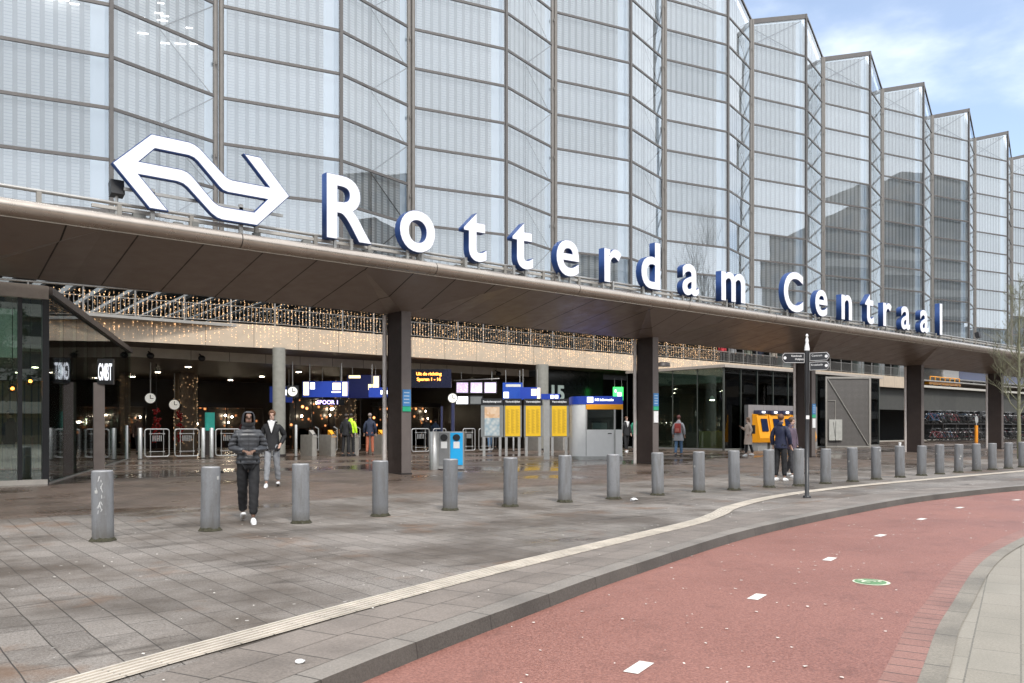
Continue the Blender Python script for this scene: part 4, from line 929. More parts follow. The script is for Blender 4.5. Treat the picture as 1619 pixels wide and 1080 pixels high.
# shops at the back of the hall
def shop(u0, u1, v, z0, z1, mat, lab, sign=None):
    t = thing('shop_front', (u0+u1)/2, v, 0, lab, 'shop'); w_ = (u1-u0)/2
    MB().box(-w_, .9, z0, w_, .95, z1).build('lit_interior', mat, t); m = MB(); m.box(-w_-.1, -.1, z1, w_+.1, .9, z1+.35)
    for i in range(5): x = -w_+i*w_/2; m.box(x-.04, -.05, z0, x+.04, .05, z1)
    m.build('frame', BLACK, t)
    m = MB(); rr = random.Random(int(u0*3))
    for i in range(16): x = rr.uniform(-w_, w_-.6); h = rr.uniform(.7, 1.6); m.box(x, .2, 0, x+rr.uniform(.3, .9), .7, h)
    m.build('shelves', M('shop_shelf', (.10, .05, .03), .6, var=.4, vs=3), t)
    for i in range(5): x = rr.uniform(-w_, w_); o = MB().ball((x, .5, rr.uniform(z1-1.4, z1-.2)), .08, n=8, m=5).build('pendant_bulb', LAMP, t)
    if sign: text('shop_sign', sign, .5, LWH, t, (0, -.12, z1+.02), .003)
shop(25.5, 30.8, 56, 0, 3.6, shop_mat('shop_warm', 1., True, 7), 'orange lit shop behind the gates right of the nearest dark column')
shop(33.5, 39.4, 58, 0, 3.2, shop_mat('shop_red', 1., True, 5), 'reddish lit shop full of shelves behind the timetables')
shop(19.8, 25.6, 62, 0, 3.0, shop_mat('shop_dim', .6, True, 4), 'dim shop with a few warm lamps deep behind the hooded man')
shop(12.2, 17.2, 63, 0, 3.0, shop_mat('shop_far', .5, True, 3), 'small warm lit shop deep behind the left gates')
shop(5, 11, 60, 0, 3.0, shop_mat('shop_left', .6, False, 2), 'cool lit shop far back seen through the left glass wall')
for u, v, lab in [(14.2, 50, 'slender hanging garland of red baubles, left one in the hall'), (17.4, 56, 'slender hanging garland of red baubles beside the tan column')]:
    t = thing('bauble_garland', u, v, 0, lab, 'decoration'); m = MB(); rr = random.Random(int(u)); red = M('bauble_red', (.16, .008, .008), .25, es=.1)
    for i in range(60): m.ball((rr.gauss(0, .11), rr.gauss(0, .11), rr.uniform(.6, 2.6)), rr.uniform(.04, .09), n=6, m=4)
    m.build('baubles', red, t); MB().tube((0, 0, .3), (0, 0, 5.2), .02, 5).build('cord', BLACK, t)
TEAL = M('teal_panel', (.03, .30, .24), .4, es=.2)
for u, v, lab in [(10.3, 43.6, 'small teal information column behind the thin gate posts'), (15.9, 46, 'teal rounded panel behind the shoulder of the hooded man')]:
    t = thing('teal_column', u, v, 0, lab, 'information column'); MB().rbox(-.24, -.1, 0, .24, .1, 2.25, .05).build('base', DARKM, t); MB().rbox(-.26, -.13, 1.35, .26, .13, 2.35, .1).build('panel', TEAL, t)
# direction plates on canopy columns
for i, (k, zt, white, lab) in enumerate([(0, 2.78, 0, 'blue and green direction plate on the nearest dark column'), (1, 2.98, 1, 'blue, green and white plate on the second dark column'), (2, 2.75, 1, 'blue and white plate on the dark column behind the signpost')]):
    t = thing('column_plate', 14.27+12.38*k, 23.2, 0, lab, 'sign', 'plates on the dark columns'); MB().box(.03, -.03, zt-.55, .34, -.004, zt).build('blue_plate', M('plate_blue', (.05, .20, .45), .4), t)
    MB().box(.03, -.03, zt-.72, .34, -.004, zt-.56).build('green_plate', M('plate_green', (.02, .38, .20), .4), t); m = MB(); [m.box(.07, -.035, zt-.12-.11*j, .28, -.031, zt-.085-.11*j) for j in range(4)]; m.build('printed_lines', M('plate_ink', (.4, .5, .6), .5), t)
    if white: MB().box(.05, -.03, zt-1.25, .32, -.004, zt-.76).build('white_notice', WHITE, t)
# sign pylon in front of the left glass wall
t = thing('sign_pylon', 6.80, 30.5, 0, 'brown slab pylon with black lit sign box on top at the left glass wall', 'sign', rz=R(-8))
MB().box(-.17, -.12, 0, .17, .12, 3.05).build('slab', CFL, t); o = MB().box(-.02, -.14, 3.0, .46, .14, 3.86, rot=Matrix.Rotation(R(-16), 3, 'Z'), c=(0, 0, 3.4)).build('sign_box', BLACK, t)
text('lettering', 'GMBT', .80, emit('pylon_letters', (.9, .92, 1.), .55), o, (.17, -.195, 3.14), .004, .012, rz=-16, sx=.20)

# ---- left glass pavilion
pv = thing('glass_pavilion', 4.37, 25.3, 0, 'dark glass cafe pavilion with pale beam at the left edge of the forecourt', 'pavilion')
BEAM = M('pavilion_beam', (.36, .31, .27), .45, .3)
MB().box(-14, -.12, 5.0, .0, .1, 5.36).build('front_beam', BEAM, pv)
MB().box(-14, -.1, -.05, -.02, .1, .13).build('plinth', M('pavilion_plinth', (.45, .42, .38), .6), pv)
m = MB()
G_FRT = glass('front_glass', (.72, .84, .78), .14, .0, 1.5)
for i in range(8): MB().box(-14+i*1.75, .0, .13, -14+i*1.75+1.70, .02, 5.0).build('window', G_FRT, pv)
m = MB(); 
for x in (-13.1, -11.35, -9.6, -7.85, -6.1, -4.35, -2.6, -1.27, -.66): m.box(x-.05, -.05, .13, x+.05, .12, 5.0) if x in (-.66,) else m.box(x-.025, -.03, .13, x+.025, .12, 5.0)
m.box(-.14, -.08, .0, .02, .1, 5.0).build('mullion', BLACK, pv)
ang = math.atan2(17.7, 6.63); LW_ = math.hypot(6.63, 17.7)
G_SIDE = glass('green_glass', (.70, .84, .76), .02, .04, 1.22)
for i in range(9):
    MB().box(i*LW_/9+.02, -.01, .04, (i+1)*LW_/9-.01, .01, 5.15).build('side_window', G_SIDE, pv, rz=ang)
    MB().box((i+1)*LW_/9-.04, .015, .04, (i+1)*LW_/9, .05, 5.15).build('glass_fin', M('fin_green', (.16, .21, .18), .3), pv, rz=ang)
m = MB(); m.box(0, -.12, 5.15, LW_, .12, 5.36).build('side_beam', M('side_beam', (.075, .06, .052), .5), pv, rz=ang)
MB().box(0, -.03, -.05, LW_, .03, .04).build('side_sill', STEEL, pv, rz=ang)
MB().prism([(-14, .1), (-.05, .1), (6.5, 17.6), (-14, 17.6)], 5.3, 5.4).build('roof', M('pav_roof', (.12, .12, .12), .6), pv)
MB().prism([(-14, .15), (-.2, .15), (1.6, 5.1), (-14, 5.1)], .0, .08).build('floor', M('pav_floor', (.12, .08, .06), .3), pv)
WD = grid_mat('wood_slats', (.22, .13, .07), (.30, .19, .10), .16, 5, .02, .5, (.03, .02, .01), .4)
MB().box(-14, 5.0, .05, 1.4, 5.2, 3.0).build('wood_wall', WD, pv); MB().box(-14, 2.2, 3.55, -.35, 2.3, 4.95).build('frosted_panel', M('frosted_panel', (.40, .50, .44), .4, es=.12), pv)
for i, (x, y, z) in enumerate([(-1.15, 1.6, 2.75), (-.55, 2.0, 2.65), (-.18, 1.5, 2.85), (-2.0, 2.4, 2.6), (-3.2, 2.0, 2.8)]):
    t = thing('pendant_lamp', 4.37+x, 25.3+y, z, 'glowing amber glass pendant, %s of five inside the left pavilion' % ORD[i], 'lamp', 'amber pendants in the left pavilion')
    MB().tube((0, 0, .12), (0, 0, 5.3-z), .012, 5).build('cord', BLACK, t); MB().ball((0, 0, 0), .13, n=12, m=8).build('shade', glass('amber_glass', (.75, .28, .08), .03), t); MB().ball((0, 0, 0), .045, n=8, m=6).build('bulb', emit('amber_bulb', (1., .62, .28), 22), t)
def chair(u, v, lab, rz=0):
    t = thing('cafe_chair', u, v, .1, lab, 'chair', 'chairs in the left pavilion', rz); MB().box(-.25, -.25, .55, .25, .25, .6).build('seat', WD, t); MB().box(-.25, .22, .6, .25, .27, 1.15).build('backrest', WD, t)
    for a in (-.22, .22):
        for b in (-.22, .22): MB().tube((a, b, 0), (a, b, .55), .02, 6).build('leg', BLACK, t)
chair(2.6, 26.9, 'dark wooden chair left of the small cafe table', R(90)); chair(4.15, 27.6, 'dark wooden chair right of the small cafe table', R(-90))
t = thing('cafe_table', 3.4, 27.2, .1, 'small round dark table inside the left pavilion', 'table'); MB().lathe([(.42, .9), (.42, .94)], 20).build('tabletop', WD, t); MB().lathe([(.22, 0), (.03, .03), (.03, .9)], 12).build('pedestal', BLACK, t)
t = thing('potted_plant', 2.9, 26.0, .1, 'leafy green potted plant at the foot of the left pavilion window', 'plant'); MB().lathe([(.16, 0), (.22, .4)], 14).build('pot', BLACK, t)
m = MB(); rr = random.Random(2)
for i in range(150):
    p = Vector((rr.gauss(0, .17), rr.gauss(0, .17), rr.uniform(.42, 1.15))); a = Vector((rr.uniform(-1, 1), rr.uniform(-1, 1), rr.uniform(-.3, 1))).normalized()*.14; b = a.cross(Vector((rr.random(), rr.random(), 1))).normalized()*.035
    m.add([p, p+a*.5+b, p+a, p+a*.5-b], [(0, 1, 2, 3)])
m.build('leaves', M('leaf_green', (.04, .10, .03), .6, var=.4), t)

# ---- right glass pavilion
pr = thing('glass_pavilion', 45.3, 33.3, 0, 'dark glass corner pavilion with thin pale roof edge behind the ticket machines', 'pavilion')
m = MB(); m.box(-.2, -.25, 5.5, 21.1, 8.6, 5.68).build('roof_edge', M('roof_edge', (.50, .45, .40), .4, .3), pr)
for i in range(11): MB().box(i*1.9+.05, 0, .1, i*1.9+1.87, .02, 5.5).build('window', G_SHOP, pr)
for i in range(4): MB().box(-.01, i*2.15+.05, .1, .01, i*2.15+2.1, 5.5).build('side_window', G_SHOP, pr)
m = MB()
for i in range(12): m.box(i*1.9-.03, -.03, 0, i*1.9+.03, .06, 5.5)
for i in range(5): m.box(-.03, i*2.15-.03, 0, .03, i*2.15+.03, 5.5)
m.box(-.04, -.04, 0, .06, .06, 5.5).build('mullion', M('mullion_dark', (.10, .11, .10), .4, .4), pr)
MB().box(0, -.04, 0, 20.9, .02, .1).box(-.04, 0, 0, .02, 8.6, .1).build('sill', M('sill_grey', (.2, .2, .19), .5), pr)
MB().box(.2, 6.5, 0, 20.8, 6.6, 5.5).build('inner_wall', grid_mat('inner_wall', (.06, .055, .05), (.09, .08, .07), 1.4, .9, .03, .6), pr)
MB().box(20.9, 0, 0, 21.0, 8.6, 5.5).build('end_wall', CONC, pr); MB().box(.1, .3, 4.5, 20.8, 6.4, 5.48).build('ceiling', M('pav_ceiling', (.16, .17, .15), .6), pr)
MB().rbox(2.0, 2.6, 0, 4.6, 3.6, 1.25, .05).build('counter', M('counter_olive', (.19, .17, .05), .5), pr)
for i in range(5):
    t = thing('pendant_lamp', 46.6+i*1.8, 35.2, 3.4, 'pale hanging lamp, %s from the left inside the right glass pavilion' % ORD[i], 'lamp', 'pale lamps in the right pavilion'); MB().lathe([(.22, 0), (.10, .25), (.03, .3)], 12).build('shade', M('shade_pale', (.6, .6, .55), .5), t); MB().lathe([(.15, -.02), (.16, 0)], 10).build('bulb', LAMP, t); MB().tube((0, 0, .3), (0, 0, 1.1), .012, 5).build('cord', BLACK, t)
# ticket machines against a grey panel wall
t = thing('panel_wall', 46.9, 32.5, 0, 'grey panelled wall behind the row of yellow ticket machines', 'wall'); MB().box(0, 0, 0, 8.5, .3, 3.03).build('panels', grid_mat('grey_lilac_panel', (.27, .25, .25), (.30, .28, .28), 1.4, 3.1, .01, .5, (.1, .1, .1)), t); MB().box(0, -.02, .0, 8.5, 0, .42).build('base_strip', GALV, t)
for i in range(5):
    u = 47.95+1.42*i; t = thing('ticket_machine', u, 32.15, 0, 'yellow ticket machine with slanted dark screen, %s from the left' % ORD[i], 'ticket machine', 'yellow ticket machines')
    m = MB(); x0, x1 = -.64, .64; pr_ = [(.33, .5), (-.22, .5), (-.30, .8), (-.22, 1.2), (-.02, 2.36), (.33, 2.42)]
    m.add([(x0, y, z) for y, z in pr_]+[(x1, y, z) for y, z in pr_], [tuple(range(6)), tuple(range(11, 5, -1))]+[(j, (j+1) % 6, 6+(j+1) % 6, 6+j) for j in range(6)]); m.build('cabinet', ORG, t, bevel=.01)
    MB().box(-.55, -.05, 0, .55, .33, .5).build('plinth', GALV, t); MB().box(-.5, -.12, 2.42, .5, .3, 2.66).build('header_light', M('machine_header', (.03, .035, .08), .4), t)
    sc_ = MB().box(-.30, -.19, 1.25, .42, -.165, 2.1, rot=Matrix.Rotation(R(-9.8), 3, 'X'), c=(0, -.14, 1.68)).build('screen', M('machine_screen', (.012, .02, .06), .15), t); MB().box(.1, -.21, 1.28, .3, -.195, 1.42).build('card_slot', BLACK, t); MB().box(-.18, -.13, 2.48, .18, -.122, 2.6).build('icon', LWH, t)
# mesh service cage
MESH = grid_mat('cage_mesh', (.17, .16, .15), (.20, .19, .178), .07, .07, .012, .55, (.045, .04, .038), .4)
t = thing('service_cage', *cxy(25.0, 61.2), 0, 'tall grey mesh service cage with diagonal brace and pale cabinet', 'cage', rz=CR)
MB().box(-1.6, 0, .08, 1.6, .06, 5.2).build('mesh_panel', MESH, t); MB().box(1.6, 0, .08, 1.66, 1.3, 5.2).build('mesh_panel', MESH, t)
m = MB(); CG = M('cage_frame', (.36, .34, .31), .45, .4)
m.box(-1.68, -.06, 0, -1.56, .06, 5.3).box(1.56, -.06, 0, 1.70, .08, 5.3).box(-1.56, -.06, .02, 1.56, .05, .14).box(-1.56, -.06, 5.14, 1.56, .05, 5.28).box(1.62, 1.2, 0, 1.72, 1.3, 5.3).tube((-1.5, -.05, 5.1), (1.5, -.05, .2), .035, 6)
m.box(-1.5, -.05, 3.5, -.95, -.03, 3.54).box(-.97, -.05, 2.1, -.93, -.03, 3.54).build('frame', CG, t); MB().box(-1.45, -.14, .55, -.48, -.005, 2.1, ).build('cabinet', M('cabinet_pale', (.42, .42, .39), .5), t)
m = MB(); m.tube((-1.15, -.15, 1.95), (-.9, -.15, .1), .012, 5).tube((-.95, -.15, 2.0), (-1.0, -.15, .3), .012, 5).build('cable', BLACK, t)
t = thing('orange_post', *cxy(48.0, 85.0), 0, 'orange marker post with small round sign in front of the bicycles', 'post'); MB().lathe([(.16, 0), (.16, 1.7)], 12).build('post', M('post_orange', (.85, .30, .02), .5), t); MB().tube((0, -.04, 2.3), (0, .0, 2.3), .38, 18).tube((0, 0, 1.7), (0, 0, 2.3), .04, 6).build('round_sign', GALV, t)

# ---- bicycles in a two tier rack
def bike_mesh(name, fc, rr):
    m = MB(); r = .42
    for x in (-.66, .66):
        m.ring((x, 0, r), r-.02, .028, 'y', 14, 4, 1)
        for i in range(5): a = 2*math.pi*i/5; m.tube((x, 0, r), (x+.38*math.cos(a), 0, r+.38*math.sin(a)), .006, 3, mi=2, cap=False)
    A, B, C_, D_ = (-.66, 0, r), (-.12, 0, r-.04), (-.30, 0, .95), (.44, 0, .98)
    for a, b in ((A, B), (A, C_), (B, C_), (B, D_), (C_, D_), (D_, (.66, 0, r))): m.tube(a, b, .026, 5, mi=0)
    m.tube(C_, (-.33, 0, 1.10), .018, 4, mi=2); m.box(-.48, -.08, 1.10, -.18, .08, 1.17, 3); m.tube(D_, (.42, 0, 1.20), .018, 4, mi=2); m.path([(.30, .32, 1.24), (.44, .12, 1.28), (.44, -.12, 1.28), (.30, -.32, 1.24)], .02, 4, mi=2)
    m.box(-1.0, -.10, .88, -.5, .10, .90, 2); m.ring((-.12, 0, r-.04), .11, .012, 'y', 8, 3, 2); m.tube((.56, 0, .86), (.62, 0, .86), .06, 6, mi=4)
    if rr % 3 == 0: m.box(-.95, .12, .45, -.55, .24, .82, 3).box(-.95, -.24, .45, -.55, -.12, .82, 3)
    if rr % 4 == 1: m.box(.5, -.18, .95, .85, .18, 1.22, 3)
    return m.build(name, [fc, M('tyre', (.015, .015, .015), .7), M('bike_metal', (.30, .30, .30), .25, .8), BLACK, WHITE])
BC = [M('bike_black', (.02, .02, .022), .35), M('bike_red', (.25, .03, .04), .35), M('bike_silver', (.40, .42, .44), .3, .6), M('bike_blue', (.03, .09, .18), .35)]
base = [bike_mesh('bicycle', BC[i % 4], i) for i in range(8)]
lab = {0: ('black bicycle parked in the %s tier of the long bicycle rack', 0), 1: ('dark red bicycle parked in the %s tier of the long bicycle rack', 1), 2: ('silver bicycle parked in the %s tier of the long bicycle rack', 2), 3: ('dark blue bicycle parked in the %s tier of the long bicycle rack', 3)}
rr = random.Random(9)
for tier in (0, 1):
    for i in range(80):
        c_ = rr.choice([0, 0, 0, 1, 2, 3]); b_ = rr.choice([x for x in range(8) if x % 4 == c_]); o = base[b_].copy(); link(o)
        o.location = P3(84.8+i*.56+rr.uniform(-.1, .1), 36.9+rr.uniform(-.2, .2)+.4*tier, .12+1.78*tier); o.rotation_euler = (R(-2+rr.uniform(-5, 5)), R(-8 if tier else 0), R(90+rr.uniform(-12, 12)+(180 if rr.random() < .4 else 0)))
        tag(o, lab[c_][0] % ('upper' if tier else 'lower'), 'bicycle', 'bicycles in the %s tier, %s' % ('upper' if tier else 'lower', ['black', 'red', 'silver', 'blue'][c_]))
for b_ in base: bpy.data.objects.remove(b_)
t = thing('bicycle_rack', 84.2, 35.6, .1, 'long two tier steel bicycle rack under the platform wall at the right', 'bicycle rack')
m = MB()
for i in range(16): m.tube((i*3, 0.3, 0), (i*3, .3, 1.8), .04, 6).tube((i*3, 2.6, 0), (i*3, 2.6, 3.0), .04, 6).tube((i*3, .3, 1.72), (i*3, 2.6, 1.72), .03, 6)
m.tube((0, .3, 1.74), (45, .3, 1.74), .04, 6).tube((0, 2.6, 1.74), (45, 2.6, 1.74), .04, 6).tube((0, .3, .1), (45, .3, .1), .04, 6).build('frame', DARKM, t)
# ---- trains and yellow machine on the platform level
def train(u0, u1, v, lab, body, stripe, nose=True):
    t = thing('train', u0, v, 6.95, lab, 'train'); L_ = u1-u0
    prof = [(0, .5), (-.1, 1.6), (.9, 2.3), (2.6, 3.9), (4.0, 4.3)] if nose else [(0, .5), (0, 4.2)]
    m = MB(); pts = prof+[(L_, 4.3), (L_, .5)]; n = len(pts)
    m.add([(x, 0, z) for x, z in pts]+[(x, 3.4, z) for x, z in pts], [tuple(range(n)), tuple(range(2*n-1, n-1, -1))]+[(i, (i+1) % n, n+(i+1) % n, n+i) for i in range(n)]); m.build('body', body, t, bevel=.12)
    for i in range(int((L_-6)/3)): MB().box(5+i*3, -.03, 2.2, 7.3+i*3, -.005, 3.3).build('window', M('train_window', (.02, .03, .05), .1), t)
    MB().box(4.6, -.02, .7, L_, -.004, 1.7).build('stripe', stripe, t)
    if nose:
        m = MB(); q = [(.95, 2.42), (2.45, 3.82)]; m.add([(q[0][0]-.04, .35, q[0][1]), (q[0][0]-.04, 3.0, q[0][1]), (q[1][0]-.04, 2.8, q[1][1]+.02), (q[1][0]-.04, .5, q[1][1]+.02)], [(0, 1, 2, 3)]); m.build('windscreen', M('windscreen_pink', (.35, .26, .30), .15), t)
        MB().ball((.05, .6, 1.4), .16, .2, .12).build('headlight', WHITE, t); MB().ball((.05, 2.8, 1.4), .16, .2, .12).build('headlight', WHITE, t)
    for i in range(int(L_/4)): MB().tube((2+i*4, .3, .35), (2+i*4, .7, .35), .38, 12).build('wheel', DARKM, t)
train(106, 145, 45.2, 'white and blue train with a rounded nose on the raised platform at right', M('train_white', (.68, .66, .64), .3), M('train_blue', (.02, .05, .25), .35))
t = thing('rail_trolley', *(96.8, 42.8), 6.1, 'long yellow rail trolley on the edge of the raised deck', 'rail vehicle'); MB().box(0, 0, .35, 8.5, 1.6, .75).build('deck', ORG, t); m = MB(); [m.tube((.2+i*1.3, -.02, .75), (.2+i*1.3, -.02, 1.25), .06, 5) for i in range(7)]; m.tube((.2, -.02, 1.25), (8, -.02, 1.25), .06, 6).build('handrail', ORG, t)
for i in range(4): MB().tube((.8+i*2.3, 0, .2), (.8+i*2.3, .3, .2), .24, 12).build('wheel', DARKM, t)
# people-carrying deck furniture glimpsed over the rail
for i, (u, h) in enumerate([(84, 2.3), (88.5, 2.3), (93, 2.2), (70, 2.0), (75.5, 2.1)]):
    t = thing('platform_cabinet', u, 44.5, 6.92, 'grey cabinet standing on the upper deck behind the railing, %s from the left' % ORD[(3, 4, 5, 1, 2).index([3, 4, 5, 1, 2][i]) if False else [2, 3, 4, 0, 1][i]], 'cabinet', 'cabinets on the upper deck'); MB().rbox(-.7, -.3, 0, .7, .3, h, .05).build('body', M('cab_green', (.16, .19, .18), .4), t); MB().box(-.55, -.32, .9, .55, -.305, h-.2).build('panel', M('cab_panel', (.25, .27, .28), .3), t)

# ================================================================== PEOPLE (metres)
def skin(name, chains, mat, parent, sub=2, merge=None, post=None, smooth=True, tf=None):
    """chains: lists of (x,y,z,r) or (x,y,z,rx,ry); points with equal coordinates are shared; first point is the root"""
    idx = {}; vs = []; rs = []; es = []
    for ch_ in chains:
        pv_ = None
        for p in ch_:
            k_ = (round(p[0], 4), round(p[1], 4), round(p[2], 4))
            if k_ not in idx: idx[k_] = len(vs); vs.append(p[:3]); rs.append((p[3], p[4] if len(p) > 4 else p[3]))
            if pv_ is not None and pv_ != idx[k_]: es.append((pv_, idx[k_]))
            pv_ = idx[k_]
    me = bpy.data.meshes.new(name); me.from_pydata(vs, es, []); o = bpy.data.objects.new(name, me); link(o)
    md = o.modifiers.new('s', 'SKIN'); md.use_smooth_shade = True; md.branch_smoothing = .6
    sv = me.skin_vertices[0].data if me.skin_vertices else None
    for i, r in enumerate(rs): sv[i].radius = r; sv[i].use_root = (i == 0)
    if sub: u_ = o.modifiers.new('u', 'SUBSURF'); u_.levels = sub; u_.render_levels = sub
    dg = bpy.context.evaluated_depsgraph_get(); m2 = bpy.data.meshes.new_from_object(o.evaluated_get(dg)); bpy.data.objects.remove(o); bpy.data.meshes.remove(me)
    m2.name = name; m2.materials.clear(); m2.materials.append(mat)
    if post: 
        bm = bmesh.new(); bm.from_mesh(m2); post(bm); bm.to_mesh(m2); bm.free()
    for p in m2.polygons: p.use_smooth = smooth
    r = bpy.data.objects.new(name, m2); link(r); r.parent = parent; return r
SK = [M('skin_a', (.42, .25, .18), .5, var=.05), M('skin_b', (.20, .115, .08), .5, var=.05), M('skin_c', (.50, .32, .25), .5, var=.05)]
EYE = M('eye', (.03, .02, .02), .2)
def bez(a, b, f): return tuple(x+(y-x)*f for x, y in zip(a, b))
def person(u, v, h, rz, label, skinm, legs, arms, top, trous, shoes, hair='short', hairc=None, top_kind='jacket', lean=0, head=(0, 0), fingers=False, puff=0, hem=.86, collar=None, loose=1., base='person', z=None):
    """legs: [(hip fwd deg, knee deg, out)] left(-x on screen when facing us)/right ; arms: [(elbow xyz),(wrist xyz)] in 1.75 m body units; faces -Y"""
    t = bpy.data.objects.new('person', None); link(t); t.location = (u, v, gz(v) if z is None else z); t.rotation_euler = (0, 0, rz); s = h/1.75; t.scale = (s, s, s)
    tag(t, label, 'person')
    ly = -math.tan(R(lean))
    def T(x, y, z): return (x, y+ly*max(0, z-.9), z)
    low = min(0, 0)
    # legs
    J = []
    for sd_, (hf, kn, outw) in zip((-1, 1), legs):
        hip = (sd_*.088, 0, .90); a = R(hf); kx = sd_*(.088+outw*.4)
        knee = (kx, -.43*math.sin(a), .90-.43*math.cos(a)); b = a-R(kn)
        ank = (sd_*(.088+outw), knee[1]-.42*math.sin(b), knee[2]-.42*math.cos(b)); J.append((hip, knee, ank, b))
    dz = .085-min(j[2][2] for j in J)
    for k_ in range(2): J[k_] = tuple((q[0], q[1], q[2]+dz) if isinstance(q, tuple) else q for q in J[k_])
    pel = (0, 0, .93+dz); spn = T(0, 0, 1.10+dz); che = T(0, -.005, 1.29+dz); nb = T(0, .0, 1.44+dz); nk = T(0, -.012, 1.51+dz)
    hx, hy = head; jaw = (nk[0]+hx*.03, nk[1]-.035-hy*.03, nk[2]+.055); mid = (nk[0]+hx*.05, nk[1]-.015-hy*.05, nk[2]+.13); tp = (nk[0]+hx*.05, nk[1]+.0-hy*.05, nk[2]+.185)
    body = [[(*pel, .10, .08), (*spn, .10, .075), (*che, .10, .075), (*nb, .05, .045), (*nk, .050), (*jaw, .060, .062), (*mid, .073, .084), (*tp, .055, .062)],
            [(*jaw, .060, .062), (jaw[0], jaw[1]-.055, jaw[2]+.0, .02)], [(*mid, .073, .084), (mid[0], mid[1]-.092, mid[2]-.018, .010), (mid[0], mid[1]-.103, mid[2]-.034, .010)]]
    for hip, knee, ank, b in J: body.append([(*pel, .10, .08), (*hip, .065), (*knee, .045), (*ank, .034)])
    wr = []
    for sd_, (el, w_) in zip((-1, 1), arms):
        sh = T(sd_*.165, .0, 1.40+dz); el = (el[0], el[1]+ly*.3, el[2]+dz); w2 = (w_[0], w_[1]+ly*.2, w_[2]+dz); wr.append((sh, el, w2))
        d_ = (Vector(w2)-Vector(el)).normalized(); hnd = Vector(w2)+d_*.075
        body.append([(*che, .10, .075), (*sh, .038), (*el, .036), (*w2, .025), (*hnd, .030, .016)])
        side = Vector((0, 0, 1)).cross(d_); side = side.normalized() if side.length > .2 else Vector((0, 1, 0)); dn = d_.cross(side).normalized()*(-1 if d_.cross(side).z > 0 else 1)
        if fingers:
            for k_, (of, ln) in enumerate([(-.030, .066), (-.010, .076), (.010, .072), (.030, .056)]):
                b0 = hnd+side*of; b1 = b0+d_*ln*.55+dn*.012; b2 = b1+d_*ln*.25+dn*.03
                body.append([(*hnd, .030, .016), (*b0, .0095), (*b1, .0085), (*b2, .007)])
            th = Vector(w2)+d_*.03; q = side*(-sd_)*.035; body.append([(*w2, .025), (*(th+q), .012), (*(th+q*1.4+d_*.035+dn*.01), .009)])
        else:
            for of, ln in ((-.02, .06), (.0, .07), (.02, .06)): body.append([(*hnd, .030, .016), (*(hnd+side*of*1.1+d_*ln), .010)])
            body.append([(*w2, .025), (*(Vector(w2)+d_*.05+side*(-sd_)*.045), .010)])
    skin('body', body, skinm, t)
    # trousers
    tc_ = []
    for hip, knee, ank, b in J:
        hip2 = (hip[0], hip[1], hip[2]-.02); cuff = bez(knee, ank, .90)
        tc_.append([(*pel, .122, .092), (*hip2, .080*loose), (*bez(hip2, knee, .5), .080*loose), (*knee, .070*loose), (*bez(knee, ank, .5), .066*loose), (*cuff, .056*loose)])
    def wrinkle(bm):
        for q in bm.verts: q.co += q.normal*.006*math.sin(q.co.z*55+q.co.x*40)*math.sin(q.co.z*21+q.co.y*33)
    skin('trousers', tc_, trous, t, post=wrinkle)
    for sd_, (hip, knee, ank, b) in zip((-1, 1), J):
        m = MB(); q = Matrix.Rotation(b if b < 0 else b*.5, 3, 'X')
        prof = [(.10, .012), (.055, .085), (-.02, .09), (-.12, .065), (-.165, .03), (-.165, -.005+.03)]
        pts = []
        for sx2 in (-1, 1):
            for (yy, zz, ww) in [(.075, .0, .034), (.08, .055, .03), (.03, .10, .030), (-.05, .085, .036), (-.13, .055, .044), (-.175, .02, .034), (-.165, -.0, .034), (-.06, .0, .045)]:
                pts.append(Vector((sx2*ww, yy, zz-.085)))
        pts = [(q @ Vector((p.x*1.45, p.y*1.18, p.z*1.25)))+Vector(ank) for p in pts]
        m.add(pts, [tuple(range(8)), tuple(range(15, 7, -1))]+[(j, (j+1) % 8, 8+(j+1) % 8, 8+j) for j in range(8)], 0, True)
        o = m.build('shoe', shoes, t, raw=True); md = o.modifiers.new('u', 'SUBSURF'); md.levels = 1; md.render_levels = 2
    # top garment
    W = .185 if top_kind != 'coat' else .175; hz = hem+dz
    lowr = [(0, ly*.05, .97+dz, W*1.02, .145), (0, 0, hz+.02, W*1.05, .15), (0, 0, hz-.07, W*1.05, .15)] if top_kind != 'coat' else [(0, ly*.05, .97+dz, W*1.08, .15), (0, 0, (hz+.97+dz)/2, W*1.25, .18), (0, 0, hz, W*1.4, .20), (0, 0, hz-.08, W*1.4, .20)]
    ch_ = [[(*che, W, .135), (*spn, W*.98, .135)]+lowr, [(*che, W, .135), (nb[0], nb[1]+.005, nb[2]-.005, .115, .10), (nk[0], nk[1]+.012, nk[2]-.0, .082, .080), (nk[0], nk[1]+.012, nk[2]+.035, .072, .072)]]
    for sd_, (sh, el, w2) in zip((-1, 1), wr):
        e3 = bez(sh, el, .5); f3 = bez(el, w2, .5); c3 = bez(el, w2, .93)
        ch_.append([(*che, W, .135), (sh[0]*.98, sh[1], sh[2]-.005, .082), (*e3, .072), (*el, .064), (*f3, .057), (*c3, .047)])
